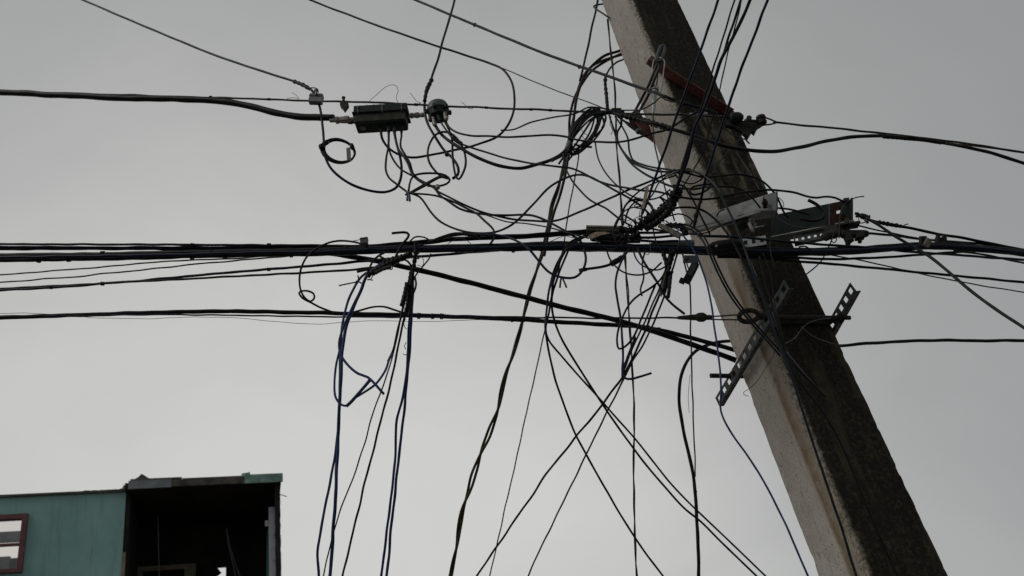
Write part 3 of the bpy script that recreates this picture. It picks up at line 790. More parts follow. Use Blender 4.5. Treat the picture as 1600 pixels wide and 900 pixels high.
# rust stretch with a round hole: upper and lower pieces round the hole
seg('web', 1296, 1307, 'rust', tp, bt)
seg('web', 1307.2, 1314.5, 'rust', tp, lambda x: tp(x) + 13)
seg('web', 1307.2, 1314.5, 'rust', lambda x: tp(x) + 18.5, bt)
seg('web', 1314.7, 1329, 'teal_paint', tp, bt)
V = [at(1205, bt(1205) + 0.4, y2(1205)), at(1334, bt(1334) + 0.4, y2(1334))]
prism('flange', [V[0], V[1], V[1] + Vector((0, 0.07, 0)), V[0] + Vector((0, 0.07, 0))], Vector((0, 0, -0.006)), 'white_plate', cb)
prism('end_plate', [at(1329.3, 309, y2(1330)), at(1333, 309, y2(1330) ), at(1333, 345, y2(1330)), at(1329.3, 345, y2(1330))], Vector((0, 0.06, 0)), 'weathered_steel', cb)
prism('top_tab', [at(1318, 309.5, y2(1325) - 0.01), at(1327, 308.5, y2(1325) - 0.01), at(1327, 313, y2(1325) - 0.01), at(1318, 314, y2(1325) - 0.01)], Vector((0, 0.05, 0)), 'weathered_steel', cb)
lathe('stain_washer', at(1318.5, 339, y2(1318) - 0.001), Vector((0, -1, 0)), [(0, 0.016), (0.005, 0.015)], 'rust', cb)
# small slotted angles under the crossarms
slotted_bar('slotted_bracket', 'short pale slotted bracket with three slots in front of the pole', at(1146, 382, 3.585), at(1197, 374.5, 3.55), Vector((0, -1, 0)), 0.046, 4, 'galvanised', slot=0.45)
slotted_bar('slotted_bracket', 'short slotted bracket under the teal crossarm showing sky through slots', at(1240, 374, 3.78), at(1288, 364, 3.74), Vector((0, -1, 0)), 0.05, 5, 'dull_galvanised', slot=0.42)
# peg with ring
pg = thing('ring_peg', 'small pale peg with a ring in front of the dark pole', 'peg', at(1175, 362, 3.56))
cyl('peg', at(1170.5, 349, 3.565), at(1177.5, 363, 3.555), 0.0085, 'white_plate', pg, sides=10)
c = at(1174.5, 345, 3.56); pp = mpp(c); ring('ring', c, RT * 4 * pp, UP * 2.4 * pp, 1.0 * pp, 'galvanised', pg, 16)
box('tab', at(1180, 352, 3.57), (RT, UP, FW), (0.007, 0.011, 0.003), 'galvanised', pg, 0.001)
cyl('cross_pin', at(1180, 356, 3.56), at(1193, 353, 3.56), 0.004, 'galvanised', pg, sides=8)
sh = thing('insulator_spool', 'dark round spool tucked under the pale crossarm', 'insulator', at(1160, 350, 3.62))
lathe('spool', at(1157, 340, 3.64), (at(1162, 356, 3.63) - at(1157, 340, 3.64)).normalized(), [(0, 0.02), (0.008, 0.032), (0.02, 0.034), (0.028, 0.02), (0.036, 0.02), (0.044, 0.034), (0.056, 0.03), (0.062, 0.018)], 'weathered_steel', sh)
# dark hardware hanging below the teal crossarm
hw = thing('strand_clamp', 'dark bolted strand clamp hanging below the teal crossarm', 'clamp', at(1325, 365, 3.66))
Y0 = 3.66
a, b = at(1313, 366, Y0), at(1357, 365, Y0); d = (b - a).normalized()
lathe('jaw', a, d, [(0, 0.016), (0.01, 0.022), (0.10, 0.020), (0.125, 0.018), ((b - a).length, 0.012)], 'weathered_steel', hw)
lathe('jaw', at(1285, 371, Y0), (at(1313, 362, Y0) - at(1285, 371, Y0)).normalized(), [(0, 0.014), (0.012, 0.024), (0.04, 0.022), (0.06, 0.026), (0.085, 0.022), (0.105, 0.012)], 'worn_housing', hw)
cyl('bolt', at(1323.5, 342, Y0), at(1325, 386, Y0), 0.0125, 'weathered_steel', hw)
lathe('nut', at(1324.3, 368, Y0), -Z3, [(-0.01, 0.026), (0.035, 0.024)], 'weathered_steel', hw, sides=6)
box('washer_plate', at(1325, 353, Y0), (X3, Y3, Z3), (0.055, 0.03, 0.005), 'weathered_steel', hw, 0.002)
box('nut', at(1343, 370, Y0), (X3, Y3, Z3), (0.022, 0.02, 0.012), 'weathered_steel', hw, 0.003)
cyl('bolt', at(1343, 367, Y0), at(1343.5, 379, Y0), 0.010, 'weathered_steel', hw)
c = at(1303, 374, Y0); pp = mpp(c); ring('ring', c, RT * 4 * pp, UP * 5 * pp, 0.9 * pp, 'strand_steel', hw, 16)
# clamp where the upper strand leaves the pole
sc2 = thing('strand_clamp', 'dark jagged clamp at the right edge of the pole, upper strand', 'clamp', at(1165, 195, 3.8))
Y0 = 3.80
lathe('body', at(1140, 184, Y0), (at(1160, 183, Y0) - at(1140, 184, Y0)).normalized(), [(0, 0.018), (0.01, 0.03), (0.05, 0.03), (0.065, 0.022), (0.075, 0.012)], 'green_housing', sc2)
prism('plate', [at(x, y, Y0 + 0.02) for x, y in ((1130, 187), (1180, 189), (1192, 193), (1184, 198), (1179, 208), (1175, 204), (1169, 214), (1160, 206), (1148, 198), (1135, 195))], Vector((0, 0.03, 0)), 'weathered_steel', sc2)
lathe('spool', at(1188, 181, Y0), (at(1192, 197, Y0) - at(1188, 181, Y0)).normalized(), [(0, 0.012), (0.006, 0.026), (0.02, 0.028), (0.03, 0.02), (0.042, 0.028), (0.055, 0.024), (0.06, 0.012)], 'weathered_steel', sc2)
lathe('nut', at(1170, 186, Y0 - 0.01), Vector((0, -1, 0)), [(0, 0.016), (0.014, 0.016)], 'weathered_steel', sc2, sides=6)
cyl('link', at(1163, 188, Y0 - 0.01), at(1196, 190, Y0 - 0.01), 0.008, 'weathered_steel', sc2)
cyl('turnbuckle', at(1078, 179.5, 3.66), at(1104, 178, 3.70), 0.010, 'galvanised', sc2)
cyl('tail', at(1163, 216, Y0), at(1171, 224.5, Y0), 0.005, 'weathered_steel', sc2, sides=6)

# ------------------------------------------------------------------ devices on the upper strand
YS = 3.95
def dev_axes(a, b):
    ax = (b - a).normalized(); az = (Z3 - ax * Z3.dot(ax)).normalized(); ay = az.cross(ax)
    return ax, ay, az
# line amplifier box
a, b = at(556, 186, YS), at(637, 181, YS)
ax, ay, az = dev_axes(a, b); mid = (a + b) / 2; L = (b - a).length; pp = mpp(mid)
amp = thing('amplifier_box', 'dark green ribbed cable amplifier box hanging under the upper strand', 'amplifier', mid)
box('lid', mid + az * 0.027, (ax, ay, az), (L / 2 + 0.004, 0.062, 0.024), 'green_housing', amp, 0.006)
box('gasket_flange', mid - az * 0.001, (ax, ay, az), (L / 2 + 0.010, 0.068, 0.0035), 'green_housing', amp, 0.0015)
hb = box('body', mid - az * 0.034, (ax, ay, az), (L / 2 - 0.003, 0.056, 0.030), 'worn_housing', amp, 0.006)
box('base_plate', mid - az * 0.067, (ax, ay, az), (L / 2 - 0.010, 0.050, 0.003), 'green_housing', hb, 0.001)
for k in range(7):
    box('cooling_rib', mid + az * 0.0525 + ax * (k - 3) * L * 0.13, (ax, ay, az), (0.004, 0.055, 0.004), 'green_housing', amp, 0.001)
for k in (-0.42, 0.05, 0.42):
    lathe('lid_bolt', mid + ax * L * k - ay * 0.060 - az * 0.012, az, [(0, 0.006), (0.04, 0.006), (0.041, 0.009), (0.05, 0.009)], 'dull_galvanised', amp, sides=8)
lathe('round_badge', mid - ax * L * 0.36 - az * 0.0702, -az, [(0, 0.020), (0.002, 0.019)], 'tag_board', amp)
lathe('left_coupling', a - ax * 0.155, ax, [(0, 0.012), (0.035, 0.013), (0.036, 0.022), (0.05, 0.024), (0.055, 0.019), (0.09, 0.023), (0.115, 0.023), (0.118, 0.013), (0.16, 0.014)], 'tan_metal', amp, sides=10)
lathe('right_coupling', b + ax * 0.0, ax, [(0, 0.013), (0.015, 0.012), (0.018, 0.018), (0.03, 0.018), (0.034, 0.013), (0.05, 0.018), (0.066, 0.018), (0.07, 0.012), (0.085, 0.016), (0.10, 0.013)], 'tan_metal', amp, sides=10)
lathe('end_plug', a - ax * 0.04 - az * 0.045 - ay * 0.03, ax, [(0, 0.009), (0.02, 0.013), (0.035, 0.009), (0.05, 0.014)], 'weathered_steel', amp, sides=8)
box('hanger', at(593, 169, YS), (ax, ay, az), (0.022, 0.014, 0.012), 'weathered_steel', amp, 0.003)
PORT = {}
for i, (x, y) in enumerate(((595, 203), (607, 203), (616, 203), (627, 200))):
    p = at(x, y, YS - 0.01)
    p2 = at(x + 0.6, y + 13, YS - 0.01)
    lathe('port', at(x, y - 8, YS - 0.005), (p2 - at(x, y - 8, YS - 0.005)).normalized(), [(0, 0.0105), (0.03, 0.0105), (0.031, 0.0125), (0.05, 0.0125), (0.055, 0.008), (0.075, 0.0075)], 'slate_plastic' if i in (1, 2) else 'weathered_steel', amp, sides=8)
# round tap
c = at(685, 178, YS); pp = mpp(c)
tap = thing('round_tap', 'round slate grey cable tap with domed lid hanging under the upper strand', 'cable tap', c)
lathe('lid', c + Z3 * 0.018, Z3, [(0, 0.066), (0.03, 0.064), (0.05, 0.056), (0.062, 0.042), (0.068, 0.02), (0.07, 0.002)], 'slate_plastic', tap, sides=26)
lathe('body', c - Z3 * 0.03, Z3, [(0, 0.052), (0.006, 0.058), (0.04, 0.062), (0.0475, 0.064)], 'green_housing', tap, sides=26)
for k in range(6):
    an = k * 1.047 + 0.3; dd = Vector((math.cos(an), math.sin(an), 0))
    box('lug', c + dd * 0.069 + Z3 * 0.014, (dd, Z3.cross(dd), Z3), (0.010, 0.009, 0.012), 'green_housing', tap, 0.002)
for (x, y, x2, y2_, m) in ((676, 184, 680, 197, 'tan_metal'), (684, 180, 689, 190, 'green_housing'), (694, 176, 698, 188, 'tan_metal'), (672, 180, 673, 190, 'weathered_steel')):
    p, q = at(x, y, YS - 0.03), at(x2, y2_, YS - 0.03); d = (q - p).normalized(); l = (q - p).length
    lathe('port', p, d, [(0, 0.011), (l * 0.55, 0.011), (l * 0.56, 0.0135), (l * 0.85, 0.0135), (l, 0.009)], m, tap, sides=8)
# grey drop-clamp box and dark diamond clamp on the strand
gb_ = thing('drop_clamp_box', 'small grey square clamp box on the upper strand by the first drop cable', 'clamp', at(494, 155, YS))
p = at(494, 155, YS); ax, ay, az = dev_axes(at(484, 155, YS), at(504, 155.6, YS))
box('housing', p, (ax, ay, az), (0.040, 0.020, 0.030), 'grey_plastic', gb_, 0.003)
box('cover_strip', p - ay * 0.021 + az * 0.012, (ax, ay, az), (0.040, 0.002, 0.004), 'slate_plastic', gb_)
lathe('hook_post', at(494, 148, YS - 0.02), Z3, [(0, 0.007), (0.025, 0.007), (0.03, 0.013), (0.045, 0.010)], 'grey_plastic', gb_, sides=8)
dc = thing('span_clamp', 'small dark pointed clamp on the upper strand above the amplifier', 'clamp', at(537, 160, YS))
p = at(537, 159, YS)
prism('jaw', [at(x, y, YS - 0.015) for x, y in ((531, 158), (543, 157), (544, 163), (539, 170), (537.5, 172), (535, 168), (531, 164))], Vector((0, 0.03, 0)), 'weathered_steel', dc)
lathe('bolt', at(537, 157, YS), Z3, [(0, 0.008), (0.016, 0.008), (0.017, 0.012), (0.026, 0.011)], 'weathered_steel', dc, sides=6)
# small fittings
fx = thing('terminal_box', 'small dark green terminal box hanging askew beside the pole on the pale wire', 'terminal box', at(1080, 425, 3.72))
p0, p1 = at(1072, 441, 3.72), at(1087, 412, 3.72); ax = (p1 - p0).normalized(); ay = ax.cross(Y3).normalized(); az = ax.cross(ay)
box('housing', (p0 + p1) / 2, (ax, ay, az), ((p1 - p0).length / 2, 0.019, 0.017), 'green_housing', fx, 0.004)
box('cover', (p0 + p1) / 2 + ax * 0.01 - az * (0.0185 if az.y > 0 else -0.0185), (ax, ay, az), ((p1 - p0).length * 0.32, 0.012, 0.003), 'slate_plastic', fx, 0.002)
box('gland', p0 + ax * 0.008 - RT * 0.022, (ax, ay, az), (0.012, 0.014, 0.012), 'weathered_steel', fx, 0.003)
bx_ = thing('white_plate', 'small pale plate with a dark slot at the left edge of the pole', 'plate', at(1078, 405, 3.70))
box('plate', at(1079, 405, 3.70), (RT, UP, FW), (0.038, 0.020, 0.004), 'galvanised', bx_, 0.001)
box('slot', at(1074, 405, 3.694), ((RT + UP * 0.6).normalized(), (UP - RT * 0.6).normalized(), FW), (0.010, 0.004, 0.003), 'weathered_steel', bx_)
cc = thing('cable_tube', 'grey plastic tube lying on the trunk cables left of the pole', 'tube', at(1040, 380, 3.62))
lathe('tube', at(1016, 382, 3.62), (at(1072, 380, 3.62) - at(1016, 382, 3.62)).normalized(), [(0, 0.006), (0.02, 0.014), (0.20, 0.017), (0.215, 0.014)], 'grey_plastic', cc, sides=12)
# splice closure with boards
cs_ = thing('splice_closure', 'long dark splice closure with a pale top strip on the trunk cables', 'splice closure', at(945, 366, 3.6))
box('top_strip', at(942, 355.5, 3.60), dev_axes(at(920, 355, 3.6), at(966, 356, 3.6)), (0.083, 0.012, 0.005), 'grey_tag', cs_, 0.001)
box('shell', at(946, 361, 3.61), dev_axes(at(920, 360, 3.6), at(970, 362, 3.6)), (0.094, 0.020, 0.012), 'worn_housing', cs_, 0.004)
lathe('end_cap', at(966, 358, 3.59), (at(990, 362, 3.6) - at(966, 358, 3.59)).normalized(), [(0, 0.012), (0.004, 0.019), (0.02, 0.019), (0.05, 0.015), (0.10, 0.012)], 'tape', cs_)
lathe('lower_shell', at(922, 371, 3.60), (at(990, 372, 3.6) - at(922, 371, 3.60)).normalized(), [(0, 0.014), (0.01, 0.020), (0.06, 0.023), (0.10, 0.017), (0.16, 0.020), (0.25, 0.012)], 'green_housing', cs_)
prism('wedge', [at(x, y, 3.575) for x, y in ((920, 367), (931, 362.5), (945, 362), (956, 364), (940, 367), (925, 373))], Vector((0, 0.02, 0)), 'tag_board', cs_)
def tagplate(label, pts, m, Y, th=0.012):
    V = [at(x, y, Y) for x, y in pts]
    t = prism('cable_tag', V, Vector((0, th, 0)), m)
    t['label'] = label; t['category'] = 'tag'
    return t
tagplate('tan board tag slanting down to the right at the cable hub', [(1031, 349), (1037, 350), (1066, 365), (1061, 371), (1054, 368), (1028, 353)], 'grey_tag', 3.50)
tagplate('brown board tag standing upright above the cable hub', [(1009, 291), (1012, 290), (1014, 294), (1007, 325), (1003, 329), (1002, 325)], 'tag_board', 3.50)
tagplate('brown board tag in the bundle of drops under the trunk cables', [(1037, 432), (1043, 420), (1046, 422), (1039, 456), (1034, 460), (1032, 455)], 'tag_board', 3.55)
tagplate('pale paper tag on the small cable coil below the first drop', [(541, 231), (547, 230), (548, 250), (542, 250)], 'grey_tag', 3.86)
tagplate('small pale scrap of tag hanging at the left of the brown tag', [(1030, 454), (1035, 455), (1034, 464), (1030, 460)], 'grey_tag', 3.54, 0.004)
bxs = thing('junction_box', 'tiny dark square box standing on the trunk cables', 'junction box', at(569, 382, 3.70))
box('housing', at(569, 378, 3.70), (X3, Y3, Z3), (0.019, 0.016, 0.016), 'slate_plastic', bxs, 0.002)
box('lid', at(569, 374, 3.70), (X3, Y3, Z3), (0.020, 0.017, 0.003), 'weathered_steel', bxs, 0.001)
cmp_ = thing('pinch_clamp', 'small pale pinch clamp on the trunk cables right of the pole', 'clamp', at(1445, 378, 3.62))
box('jaw', at(1449, 379, 3.59), ((RT + UP * -0.5).normalized(), (UP + RT * 0.5).normalized(), FW), (0.014, 0.020, 0.012), 'grey_tag', cmp_, 0.003)
box('jaw', at(1442, 376, 3.60), (RT, UP, FW), (0.014, 0.022, 0.016), 'weathered_steel', cmp_, 0.003)
cm2 = thing('bundle_clamp', 'dark square two-prong clamp on the trunk cables at right', 'clamp', at(1470, 374, 3.62))
box('saddle', at(1470, 375, 3.60), (RT, UP, FW), (0.022, 0.013, 0.02), 'weathered_steel', cm2, 0.003)
box('prong', at(1465.5, 369.5, 3.60), (RT, UP, FW), (0.006, 0.010, 0.014), 'weathered_steel', cm2, 0.002)
box('prong', at(1475, 370, 3.60), (RT, UP, FW), (0.006, 0.010, 0.014), 'weathered_steel', cm2, 0.002)
# dead-end grip on the lower strand
dg = thing('dead_end_grip', 'grey tapered dead-end grip on the lower guy strand left of the pole', 'strand grip', at(1085, 496, 3.75))
a, b = at(1058, 496.5, 3.72), at(1106, 495.5, 3.72); d = (b - a).normalized(); L = (b - a).length
lathe('grip_body', a, d, [(0, 0.006), (0.01, 0.009), (L * 0.62, 0.0155), (L * 0.66, 0.020), (L * 0.72, 0.023), (L * 0.86, 0.023), (L * 0.93, 0.017), (L, 0.008)], 'worn_housing', dg)
for k, (x0, y0, x1, y1) in enumerate(((1104, 494, 1158, 492), (1104, 499, 1158, 500))):
    cab('bail', None, 2.3, [(x0, y0, 3.72), ((x0 + x1) / 2, (y0 + y1) / 2, 3.70), (x1, y1, 3.68)], m='strand_steel', parent=dg, jit=0)
wrap(dg, [(1104, 496), (1112, 496)], 6, (3.72, 3.71), 'strand_steel', 'wire_wrap')

# ------------------------------------------------------------------ strands and trunk cables along the street
K, D_, B_, T_, BR, ST = 'black_jacket', 'dusty_jacket', 'blue_jacket', 'teal_jacket', 'brown_jacket', 'strand_steel'
us = cab('support_strand', 'upper steel strand running left from the pole, carrying the amplifier box', 3.0, [(0, 143), (150, 147), (300, 151.5), (490, 157.5), (600, 161), (700, 166), (820, 170.5), (905, 174.5), (940, 176), (1000, 178), (1080, 180), (1130, 182)], (4.3, 3.72), ST, (6, 0), 'strand', jit=0)
cab('support_strand', 'upper steel strand running off right from the jagged clamp', 3.2, [(1208, 190.5, 3.80), (1250, 195), (1330, 203), (1420, 213), (1500, 223), (1600, 238.5, 3.9)], (3.8, 3.9), ST, (0, 6), 'strand', jit=0)
tl = thing('wire_loop', 'pair of short wires looping from the jagged clamp to the right strand', 'wire', at(1200, 188, 3.80))
cab('leg', None, 2.4, [(1194, 183), (1203, 186), (1214, 191)], (3.79, 3.80), ST, parent=tl, jit=0)
cab('leg', None, 2.4, [(1194, 195), (1203, 194), (1214, 191.5)], (3.79, 3.80), ST, parent=tl, jit=0)
cab('feeder_cable', 'thick black feeder cable coming from the left into the amplifier box', 9.5, [(0, 144), (100, 149), (200, 153.5), (280, 155), (340, 158), (385, 165), (430, 176), (465, 182), (497, 184), (522, 184.5)], (4.3, 3.95), K, (6, 0), jit=0)
t1 = cab('trunk_cable', 'topmost thin cable of the trunk bundle left of the pole', 3.8, [(0, 381.5), (200, 382), (480, 383.5), (570, 384), (640, 378.5), (700, 373), (820, 367), (935, 358.5)], (4.1, 3.62), K, (6, 0), jit=0)
cab('trunk_cable', 'second cable of the trunk bundle, just below the topmost', 4.2, [(0, 386), (200, 386.5), (400, 387), (480, 386.5), (580, 386.5), (640, 382.5), (700, 376), (820, 370.5), (935, 363)], (4.12, 3.63), B_, (6, 0), jit=0)
cab('trunk_cable', 'trunk cable at left that sinks into the thick bundle midway', 5, [(0, 389), (200, 388.5), (330, 389.5), (450, 392), (560, 393), (660, 390), (780, 388), (880, 385)], (4.14, 3.66), K, (6, 0), jit=0)
FP = 3.57                                                  # distance of cables passing in front of the pole
cab('trunk_cable', 'thick upper cable of the main trunk bundle crossing the pole', 7.5, [(0, 399), (200, 396.5), (400, 392.5), (480, 391), (600, 387.5), (680, 386), (780, 384), (880, 381, 3.64), (960, 384), (1060, 387, FP), (1180, 390), (1260, 391, FP), (1330, 389), (1430, 383), (1480, 382.5), (1540, 387), (1600, 393)], (4.05, 3.9), K, (6, 6), jit=0)
cab('trunk_cable', 'thick lower cable of the main trunk bundle crossing the pole', 7.5, [(0, 406.5), (200, 403), (400, 398), (480, 397), (600, 392.5), (700, 390.5), (780, 389.5), (880, 388, 3.62), (960, 388.5), (1060, 391.5, FP - .02), (1180, 395), (1260, 396, FP - .02), (1330, 394), (1400, 389), (1460, 386.5), (1540, 391), (1600, 397)], (4.03, 3.88), K, (6, 6), jit=0)
cab('trunk_cable', 'blue-black middle cable of the main trunk bundle', 6, [(0, 402.5), (200, 399.5), (400, 395), (500, 393.5), (600, 390), (700, 388), (780, 387), (880, 384.5, 3.60), (960, 386), (1060, 389, FP - .04), (1180, 392.5), (1260, 393.5, FP - .04), (1330, 391.5), (1420, 386.5), (1470, 384), (1540, 389), (1600, 396)], (4.0, 3.86), B_, (6, 6), jit=0)
cab('trunk_cable', 'thin cable running along the underside of the trunk bundle over the pole', 4, [(880, 391, 3.64), (960, 392), (1080, 396), (1150, 399), (1225, 402, FP), (1300, 405), (1380, 402), (1450, 397), (1500, 393.5), (1600, 390)], (3.64, 3.9), K, (0, 6), jit=0)
cab('trunk_cable', 'cable leaving the pole rightwards, lower of two under the trunk bundle', 4, [(1120, 401, FP), (1200, 404, FP), (1280, 411), (1400, 422), (1500, 431.5), (1600, 441)], (FP, 3.95), K, (0, 6), jit=0)
cab('drop_cable', 'thin olive wire sagging away right below the trunk bundle', 2, [(1296, 398), (1350, 408), (1420, 424), (1500, 440.5), (1600, 457)], (3.75, 4.4), BR, (0, 6), cat='wire', jit=0)
cab('trunk_cable', 'cable with a light upper edge leaving the pole rightwards above the bundle', 4, [(1090, 368, 3.53), (1140, 370), (1180, 373, 3.50), (1225, 377.5), (1280, 382), (1350, 386.5), (1420, 393), (1500, 399), (1600, 406.5)], (3.53, 3.85), T_, (0, 6), jit=0)
cab('trunk_cable', 'short branch leaving the right end of the trunk bundle, lowest', 3, [(1490, 392), (1530, 397), (1560, 402.5), (1600, 411)], (3.75, 3.95), K, (0, 6), jit=0)
rs = cab('guy_strand', 'wrapped guy strand running from the teal crossarm end down to the right', 4.2, [(1336, 333, 3.66), (1360, 344), (1385, 350), (1420, 355.5), (1460, 364.5), (1500, 371), (1560, 383), (1600, 390.5)], (3.66, 3.9), K, (0, 6), 'strand', jit=0)
wrap(rs, [(1338, 335), (1350, 339), (1358, 341)], 8, (3.66, 3.67), 'tape', rag=0.4)
wrap(rs, [(1345, 336), (1358, 340)], 6, (3.64, 3.65), 'brown_jacket', 'lashing')
wrap(rs, [(1372, 347), (1390, 350.5), (1409, 354)], 5.5, (3.675, 3.69), 'tape', rag=0.35)
cab('cable_tail', 'tiny wire tail sticking up from the wrapped guy strand', 1.6, [(1410, 355), (1414, 352), (1420, 350.5)], (3.69, 3.69), K, cat='wire', jit=0)
cab('guy_wire', 'thin wire from the teal crossarm flange down to the trunk bundle', 2.4, [(1338, 352), (1380, 361.5), (1420, 370), (1460, 376), (1500, 379)], (3.66, 3.75), K, cat='wire', jit=0)
cab('guy_strand', 'strand leaving the dark bolted clamp below the teal crossarm', 3.6, [(1355, 364.5), (1400, 368.5), (1450, 375), (1520, 380), (1560, 385), (1600, 391.5)], (3.66, 3.92), K, (0, 6), 'strand', jit=0)
cab('drop_cable', 'straight black cable crossing the trunk bundle and falling to the right edge', 4.6, [(1352, 340, 3.62), (1372, 351), (1400, 370), (1440, 393, 3.54), (1458, 405), (1480, 423), (1520, 457), (1560, 486), (1600, 512)], (3.62, 3.3), K, (0, 4), jit=0)
tie = thing('wire_tie', 'grey wire tie with a cut tail under the end of the teal crossarm', 'wire', at(1340, 346, 3.64))
cab('tie', None, 1.8, [(1330, 347), (1348, 348.5), (1353, 346), (1350, 343)], (3.64, 3.64), 'grey_jacket', parent=tie, jit=0)
cab('tail', None, 4, [(1352, 344), (1357, 349)], (3.64, 3.64), 'dull_galvanised', parent=tie, jit=0)
# lines left of the pole under the trunk
cab('drop_cable', 'thin cable rising from the left edge into the trunk bundle, higher of two', 2.3, [(0, 429.5), (120, 420.5), (270, 408), (360, 404), (430, 399)], (4.4, 4.0), B_, (6, 0), jit=0)
cab('drop_cable', 'thin cable rising from the left edge into the trunk bundle, lower of two', 2.3, [(0, 441), (120, 432), (280, 415.5), (380, 406), (460, 399)], (4.42, 4.0), B_, (6, 0), jit=0)
cab('drop_cable', 'cable from the left edge rising to the left tangle, upper of the crossing pair', 4, [(0, 454, 4.3), (100, 448), (200, 440), (280, 433), (380, 424), (480, 416), (570, 408), (640, 402), (700, 397.5), (780, 391)], (4.3, 3.75), B_, (6, 0), jit=0)
cab('drop_cable', 'cable from the left edge rising to the left tangle, lower of the crossing pair', 3.3, [(0, 451), (100, 446), (200, 440.5), (280, 436.5), (380, 431), (480, 426), (560, 420.5), (600, 416)], (4.32, 3.8), K, (6, 0), jit=0)
cab('diagonal_cable', 'thick black cable sloping from the trunk bundle down to the pole edge', 8, [(440, 392), (520, 396.5), (580, 406), (640, 419), (700, 433), (800, 459), (880, 480), (960, 499.5), (1020, 517), (1080, 538), (1150, 563)], (3.85, 4.15), K, jit=0)
cab('street_cable', 'thick lower street cable from the left edge bending down to the pole', 6.6, [(0, 496.5), (120, 492.5), (250, 488), (350, 486.5), (480, 488.5), (600, 491.5), (700, 494.5), (820, 499.5), (900, 504.5), (960, 508), (1005, 511), (1045, 519), (1090, 531), (1150, 547)], (4.2, 4.12), K, (6, 0), jit=0)
cab('guy_strand', 'lower guy strand running level from the left edge to the dead-end grip', 2.6, [(0, 494), (120, 493.5), (250, 491.5), (400, 493.5), (480, 494.5), (620, 495.5), (760, 495), (940, 497), (1060, 496.5)], (4.22, 3.72), B_, (6, 0), 'strand', jit=0)
cab('lashing_wire', 'hair-thin loose wire sagging below the lower street cable', 0.8, [(0, 490), (40, 489.5), (90, 492), (150, 496.5), (230, 498), (300, 495.5), (380, 497.5), (440, 504), (500, 506), (560, 502), (620, 501.5), (680, 502.5), (740, 500), (820, 503)], (4.18, 4.05), ST, cat='wire', sides=5)

# ------------------------------------------------------------------ cables coming in from the top of the picture
d1 = cab('drop_cable', 'drop cable from the upper left that bends down past the grey clamp box', 3.6, [(130, 0, 4.6), (190, 26), (250, 51), (330, 84), (400, 108), (445, 122.5), (470, 131), (487, 141, 3.95), (496, 156), (501, 175), (504, 200), (506, 225), (508, 245), (517, 263), (537, 281), (560, 293), (585, 299), (605, 299.5), (619, 293), (626, 280), (628, 262), (624, 240), (619, 222), (617, 212), (616, 204, 3.94)], (4.6, 3.94), B_, (5, 0))
wrap(d1, [(459, 127), (474, 133), (484, 139)], 5.5, (4.02, 3.97), 'tape', rag=0.3)
cab('wire_tie', 'thin wire looping from the clamp box hook round the drop cable', 1.6, [(482, 138), (490, 137), (496, 139), (497, 145)], (3.93, 3.93), ST, cat='wire', jit=0)
cl_ = thing('cable_coil', 'small cable coil hanging at the first drop cable left of the amplifier', 'cable coil', at(528, 236, 3.9))
for k, (dx, dy, s) in enumerate(((0, 0, 1), (1.5, 1.0, 0.93), (-1, 1.5, 1.04))):
    pts = []
    for i in range(26):
        an = 2 * math.pi * i / 24 + 3.3 + k * 0.2
        pts.append((529 + dx + 25 * s * math.cos(an) - 2 * math.sin(an), 235 + dy + 17.5 * s * math.sin(an) + 5 * math.cos(an), 3.90 + 0.012 * k + 0.004 * math.sin(an * 2)))
    cab('turn', None, 3.0, pts, m=T_ if k else K, parent=cl_, jit=0)
wrap(cl_, [(502, 227), (504, 234)], 7, (3.89, 3.89), 'tape', 'tie', rag=0.3)
wrap(cl_, [(549, 226), (552, 233)], 6, (3.885, 3.885), 'tape', 'tie', rag=0.3)
cab('drop_cable', 'drop cable from the top edge that loops round right of the tap to the amplifier', 3.3, [(485, 0, 4.5), (560, 29), (650, 61), (720, 84), (765, 99), (785, 108), (798, 125), (804, 150), (803, 172), (793, 197), (775, 214), (745, 226), (710, 234), (685, 240), (665, 244), (640, 245.5), (620, 240), (605, 229), (597, 216), (595.5, 205, 3.93)], (4.5, 3.93), K, (5, 0))
fs = cab('stay_wire', 'thin stay wire from the looping drop cable to the knot by the pole', 1.7, [(765, 99, 4.1), (800, 113), (850, 134), (895, 151), (912, 157), (935, 166), (962, 177)], (4.1, 3.82), ST, cat='wire', jit=0)
cab('drop_cable', 'long cable from the top edge slanting down to the pole under the hook', 4.2, [(650, 0, 4.6), (730, 34), (800, 63), (870, 91), (950, 119), (1000, 137, 3.72), (1035, 149, 3.60), (1060, 159), (1095, 169), (1120, 178)], (4.6, 3.6), K, (5, 0), jit=0)
tp_ = cab('drop_cable', 'cable from the top edge dropping to the round tap, wrapped near its foot', 3.8, [(710, 0, 4.4), (703, 28), (692, 65), (682, 100), (673, 128), (666, 148), (663, 165), (664, 178), (668, 192), (680, 214), (695, 236), (707, 247), (716, 262), (716, 273), (708, 279, 3.9)], (4.4, 3.9), K, (5, 0))
wrap(tp_, [(675, 124), (668, 141), (664, 158)], 5.8, (4.05, 4.0), 'tape', rag=0.3)
